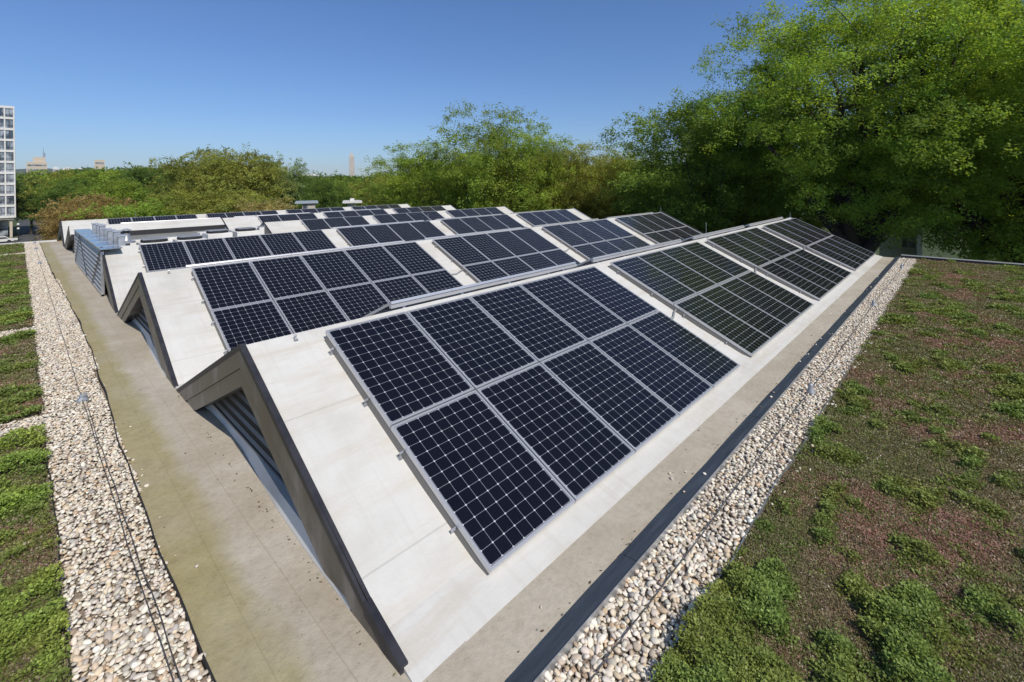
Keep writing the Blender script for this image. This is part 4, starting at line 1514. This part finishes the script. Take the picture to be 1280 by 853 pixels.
# the belt of woods farther away, one uncountable mass
fv, ff, fc, b0 = [], [], [], 0
g = np.random.default_rng(99)
basesz = []
for me_ in (FAR[0][0], FAR[1][0]):
    n = len(me_.vertices)
    co = np.empty(n * 3, np.float32); me_.vertices.foreach_get('co', co)
    cl_ = np.empty(n * 4, np.float32); me_.color_attributes['tint'].data.foreach_get('color', cl_)
    co = co.reshape(-1, 4, 3); cl_ = cl_.reshape(-1, 4, 4)[:, :, :3]
    basesz.append((co, cl_))
k = 0
for D, step in ((125, 34), (165, 30), (230, 26), (330, 22)):
    for px in np.arange(-120, 1500, step * 1.0):
        px2 = px + g.uniform(-10, 10)
        if -60 < px2 < 66 and D < 300: continue
        x, y, z = at(px2, D * g.uniform(.93, 1.07))
        co, cl_ = basesz[k % 2]
        k += 1
        sel = g.random(len(co)) < (.42 if D < 150 else .22)
        sz = g.uniform(.85, 1.15) * (1 + (D - 125) / 500)
        a = g.uniform(0, 6.28)
        c2 = co[sel]
        cen = c2.mean(1, keepdims=True)
        c2 = cen + (c2 - cen) * (1.5 if D < 150 else 2.1)
        X = c2[..., 0] * math.cos(a) - c2[..., 1] * math.sin(a)
        Y = c2[..., 0] * math.sin(a) + c2[..., 1] * math.cos(a)
        hz = (CAM[2] + (228.5 - (210 if px2 < 330 else 222 if px2 < 520 else 214)) / 595.3 * D - ZG) / 15.0 * g.uniform(1.02, 1.13)
        W = np.stack([X * sz * 1.2 + x, Y * sz * 1.2 + y, c2[..., 2] * hz + z], -1).reshape(-1, 3)
        basec = np.array([G_MID, G_DRK, G_OLV, G_DRK, G_MID][int(g.integers(5))])
        fv.append(W); fc.append((cl_[sel].reshape(-1, 3)) * basec)
        ff.append(np.arange(len(W)).reshape(-1, 4) + b0); b0 += len(W)
fw_ = link('far_woods', np_mesh('far_woods', np.concatenate(fv), np.concatenate(ff), np.concatenate(fc)), LEAF)
fw_.color = (1, 1, 1, 1)
tag(fw_, 'green belt of distant woods along the horizon', 'woods', kind='stuff')

# ------------------------------------------------------------------ buildings in the distance
def ray_pt(px, py, D):
    k, j = (px - 640) / 595.31, (py - 228.5) / 595.31
    d = FWD + RIGHT * k + DOWN * j
    return Vector(CAM) + d * D

# office tower at the left edge
TY = 169.7
o0 = (-8.5, TY, ZG)
tw = empty('office_tower', o0, 'white ten storey office tower with a grid of windows at the left edge', 'building')
xr, zt, zb_, fl = -2.63, 22.3, -5.95, 2.77
mb = MB(o0)
mb.box(-18, xr, TY + .3, TY + 18, zb_, zt)
mb.build('wall', WHITE, tw)
mb = MB(o0)
for i in range(11):
    z = zb_ + .25 + i * fl
    mb.box(-18, xr, TY, TY + .32, z - .28, z + .28 if i < 10 else zt)
for k in range(10):
    x = xr - .14 - k * 1.62
    mb.box(x - .13, x + .13, TY + .02, TY + .31, zb_, zt - .01)
mb.build('facade_grid', WHITE, tw)
for i in range(10):
    for k in range(9):
        x1_, z1_ = xr - .27 - k * 1.62, zb_ + .53 + i * fl
        o_ = (x1_ - .68, TY + .25, z1_)
        mb = MB(o0)
        mb.box(x1_ - 1.36, x1_, TY + .22, TY + .27, z1_, z1_ + fl - .56)
        w_ = mb.build('window', GLASSW, tw)
        if k < 3:
            mb = MB(o0)
            mb.box(x1_ - .71, x1_ - .65, TY + .16, TY + .215, z1_, z1_ + fl - .56)
            mb.box(x1_ - 1.36, x1_, TY + .16, TY + .215, z1_ + .55, z1_ + .60)
            mb.build('mullion', DARKM, w_)
mb = MB(o0)
mb.box(-18, xr - .3, TY + .35, TY + 17, zb_ - .5, zb_ - .002)
mb.build('soffit', BRICK, tw)
mb = MB(o0)
mb.box(-18, xr - 1.5, TY + 3, TY + 16, ZG, zb_ - .5)
mb.build('ground_floor', GLASSW, tw)
for k in range(5):
    mb = MB(o0)
    x = xr - .9 - k * 3.4
    mb.box(x - .25, x + .25, TY + .8, TY + 1.3, ZG, zb_ - .5)
    mb.build('column', BEIGE, tw)

# street lamp with two globes
x, y, z = at(22, 113)
lp = empty('street_lamp', (x, y, ZG), 'dark street lamp with two pale globes beside the office tower', 'street lamp')
mb = MB((x, y, ZG))
mb.tube([(x, y, ZG), (x, y, ZG + .5), (x, y, ZG + 3.6)], [.16, .09, .06])
mb.build('pole', DARKM, lp)
for dz_ in (3.0, 4.0):
    mb = MB((x, y, ZG))
    mb.lathe([(.05, -.3), (.24, -.12), (.27, 0), (.2, .2), (.06, .28)], (x, y, ZG + dz_ - .1), 14)
    mb.build('globe', WHITE, lp, smooth=True)
# kiosk cars etc. by the tower
def parked_car(px, D, rz, matc, label):
    x, y, z = at(px, D)
    t = empty('parked_car', (x, y, ZG + .02), label, 'car')
    t.rotation_euler = (0, 0, rz)
    mb = MB()
    mb.prism([(-2.1, .28), (-2.15, .7), (-1.3, .86), (-.75, 1.38), (.85, 1.42), (1.5, .92), (2.1, .85), (2.15, .3)], 'y', -.86, .86)
    mb.build('body', matc, t, bevel=.05)
    mb = MB()
    mb.prism([(-1.12, .9), (-.68, 1.3), (.8, 1.34), (1.32, .92)], 'y', -.875, .875)
    mb.build('window', GLASSW, t)
    for sx_ in (-1.3, 1.35):
        for sy_ in (-.8, .8):
            mb = MB()
            mb.tube([(sx_, sy_ - .1, .32), (sx_, sy_ + .1, .32)], .32, 14)
            mb.build('wheel', DARKM, t)
parked_car(-1, 109, 0.1, WHITE, 'white parked car in front of the office tower')
parked_car(68, 168, 1.2, SILV, 'silver parked car at the end of the shaded street')

def simple_block(px0, px1, py_top, D, depth, mat, name, label, floors=0, roofm=None):
    ctr = ray_pt((px0 + px1) / 2, py_top, D)
    rd = Vector((ctr.x - CAM[0], ctr.y - CAM[1], 0))
    dist = rd.length
    pv = Vector((rd.y, -rd.x, 0)).normalized()
    k0, k1 = (px0 - 640) / 595.31, (px1 - 640) / 595.31
    w = dist * (math.atan(k1) - math.atan(k0))
    ztop = ctr.z
    t = empty(name, (ctr.x, ctr.y, ZG), label, 'building')
    t.rotation_euler = (0, 0, math.atan2(pv.y, pv.x))
    H = ztop - ZG
    mb = MB()
    mb.box(-w / 2, w / 2, 0, depth, 0, H)
    mb.build('wall', mat, t)
    return t, w, H

t, w, H = simple_block(33, 59, 203, 620, 40, BEIGE, 'beige_building', 'beige block building with an antenna on its stepped roof, far behind the left trees')
mb = MB(); mb.box(-w * .18, w * .42, 5, 30, H, H + 7); mb.build('upper_storey', BEIGE, t)
mb = MB(); mb.tube([(w * .33, 15, H + 7), (w * .33, 15, H + 20)], [.5, .2]); mb.tube([(w * .38, 15, H + 7), (w * .38, 15, H + 13)], .8); mb.build('antenna', SILV, t)
for i in range(3):
    mb = MB(); mb.box(-w * .44, w * .44, -.2, 0, H - 5 - i * 6, H - 3 - i * 6); mb.build('window_band', GLASSW, t)
t, w, H = simple_block(118, 131, 200, 560, 25, BEIGE, 'beige_building', 'small beige block showing over the dark rounded tree at left')
mb = MB(); mb.box(-w * .4, w * .4, -.2, 0, H - 5, H - 3); mb.build('window_band', GLASSW, t)
for i, (a, b_, yt, lb) in enumerate(((66, 74, 209.5, 'leftmost of the low pale buildings below the hills'), (78, 92, 210, 'middle one of the low pale buildings below the hills'), (95, 106, 211, 'rightmost of the low pale buildings below the hills'))):
    t, w, H = simple_block(a, b_, yt, 900, 30, WHITE, 'pale_building', lb)
    mb = MB(); mb.box(-w * .45, w * .45, -.3, 0, H - 7, H - 4); mb.build('window_band', GLASSW, t)
    mb = MB(); mb.box(-w * .2, w * .1, 8, 18, H, H + 1.5); mb.build('roof_house', WHITE, t)

# white block with balconies
t, w, H = simple_block(366, 398, 218, 230, 16, WHITE, 'balcony_block', 'white apartment block with rows of balconies behind the dark tree')
for i in range(5):
    mb = MB(); mb.box(-w * .48, w * .48, -.06, 0, H - 2.3 - i * 3, H - .8 - i * 3); mb.build('window_band', GLASSW, t)
    mb = MB(); mb.box(-w * .5, w * .5, -1.5, -.08, H - 3.2 - i * 3, H - 2.4 - i * 3); mb.build('balcony', WHITE, t)
# obelisk
a = ray_pt(440, 228.5, 2500)
t = empty('obelisk', (a.x, a.y, ZG), 'tall pale stone obelisk rising above the distant trees', 'monument')
t.rotation_euler = (0, 0, R(62))
wb, wt_ = 32.0, 25.0
Hs = ray_pt(440, 196.5, 2500).z - ZG
Hp = ray_pt(440, 189, 2500).z - ZG
mb = MB()
mb.add([(-wb / 2, -wb / 2, 0), (wb / 2, -wb / 2, 0), (wb / 2, wb / 2, 0), (-wb / 2, wb / 2, 0),
        (-wt_ / 2, -wt_ / 2, Hs), (wt_ / 2, -wt_ / 2, Hs), (wt_ / 2, wt_ / 2, Hs), (-wt_ / 2, wt_ / 2, Hs)],
       [(0, 1, 5, 4), (1, 2, 6, 5), (2, 3, 7, 6), (3, 0, 4, 7), (3, 2, 1, 0)])
mb.build('shaft', STONE, t)
mb = MB()
mb.add([(-wt_ / 2, -wt_ / 2, Hs), (wt_ / 2, -wt_ / 2, Hs), (wt_ / 2, wt_ / 2, Hs), (-wt_ / 2, wt_ / 2, Hs), (0, 0, Hp)],
       [(0, 1, 4), (1, 2, 4), (2, 3, 4), (3, 0, 4)])
mb.build('pyramidion', STONE, t)
for i, (a_, b_, yt, lb) in enumerate(((420, 434, 224.5, 'low pale distant building left of the obelisk foot'), (447, 462, 223.5, 'low pale distant building right of the obelisk foot'))):
    t, w, H = simple_block(a_, b_, yt, 900, 30, WHITE, 'pale_building', lb)
    mb = MB(); mb.box(-w * .45, w * .45, -.3, 0, H - 7, H - 4); mb.build('window_band', GLASSW, t)
    mb = MB(); mb.box(-w * .1, w * .25, 8, 18, H, H + 2.5); mb.build('roof_house', BEIGE, t)
# house with grey roof and brick walls
t, w, H = simple_block(378, 394, 254.5, 56, 5, BRICK, 'brick_house', 'orange brick building with a flat grey roof beyond the ridges')
mb = MB(); mb.box(-w / 2 - .8, w / 2 + .35, -.25, 6, H, H + .14); mb.build('roof', GREYR, t)
mb = MB(); mb.box(-w * .45, -w * .1, -.03, 0, H - 1.2, H - .15); mb.build('window', GLASSW, t)
t, w, H = simple_block(434, 446, 254, 66, 5, WHITE, 'white_pavilion', 'small white structure with a wide flat roof beyond the ridges, below the obelisk')
mb = MB(); mb.box(-w / 2 - .6, w / 2 + .7, -.7, 6, H, H + .2); mb.build('roof', WHITE, t)
mb = MB(); mb.box(-w * .2, w * .25, 1, 4, H + .2, H + .55); mb.build('roof_house', WHITE, t)
mb = MB(); mb.box(-w * .4, w * .3, -.03, 0, H - 1.5, H - .4); mb.build('window', GLASSW, t)
# white house under the huge tree
t, w, H = simple_block(1098, 1151, 268, 40, 2, WHITE, 'white_house', 'white house with dark window under the huge tree, beyond the end of the gutter')
mb = MB(); mb.box(-w / 2 - .3, w / 2 + .35, -.3, 2.3, H, H + .15); mb.build('roof', GREYR, t)
for q in (0.05,):
    mb = MB(); mb.box(w * q, w * (q + .30), -.04, 0, H - 2.75, H - 1.3); wn_ = mb.build('window', GLASSW, t)
    mb = MB(); mb.box(w * (q + .14), w * (q + .155), -.07, -.042, H - 2.75, H - 1.3); mb.build('mullion', WHITE, wn_)
    mb = MB(); mb.box(w * q - .08, w * (q + .30) + .08, -.09, 0, H - 2.9, H - 2.76); mb.build('sill', WHITE, wn_)
mb = MB(); mb.box(w * .38, w * .5, -1.6, -.01, 0, H - .6); mb.build('corner_pier', WHITE, t)
# white canopy left of it
t, w, H = simple_block(882, 888, 268, 42, .35, WHITE, 'white_canopy', 'white post and beam canopy seen between the second ridge and the trees')
mb = MB(); mb.box(-w / 2 - .1, w / 2 + 2.2, -.1, .5, H, H + .45); mb.build('beam', WHITE, t)
mb = MB(); mb.box(w / 2 + 1.7, w / 2 + 2.1, 0, .35, 0, H - .01); mb.build('post', WHITE, t)

# ------------------------------------------------------------------ thin air haze round the whole place
HZ = bpy.data.materials.new('thin_air')
HZ.use_nodes = True
N, L = HZ.node_tree.nodes, HZ.node_tree.links
N.remove(N['Principled BSDF'])
pv = N.new('ShaderNodeVolumePrincipled')
pv.inputs['Color'].default_value = (.80, .88, 1.0, 1)
pv.inputs['Density'].default_value = 7e-5
pv.inputs['Anisotropy'].default_value = .2
L.new(pv.outputs[0], N['Material Output'].inputs['Volume'])
mb = MB()
mb.box(-3500, 5600, -900, 5400, ZG - 3, 185)
tag(mb.build('haze', HZ), kind='stuff')
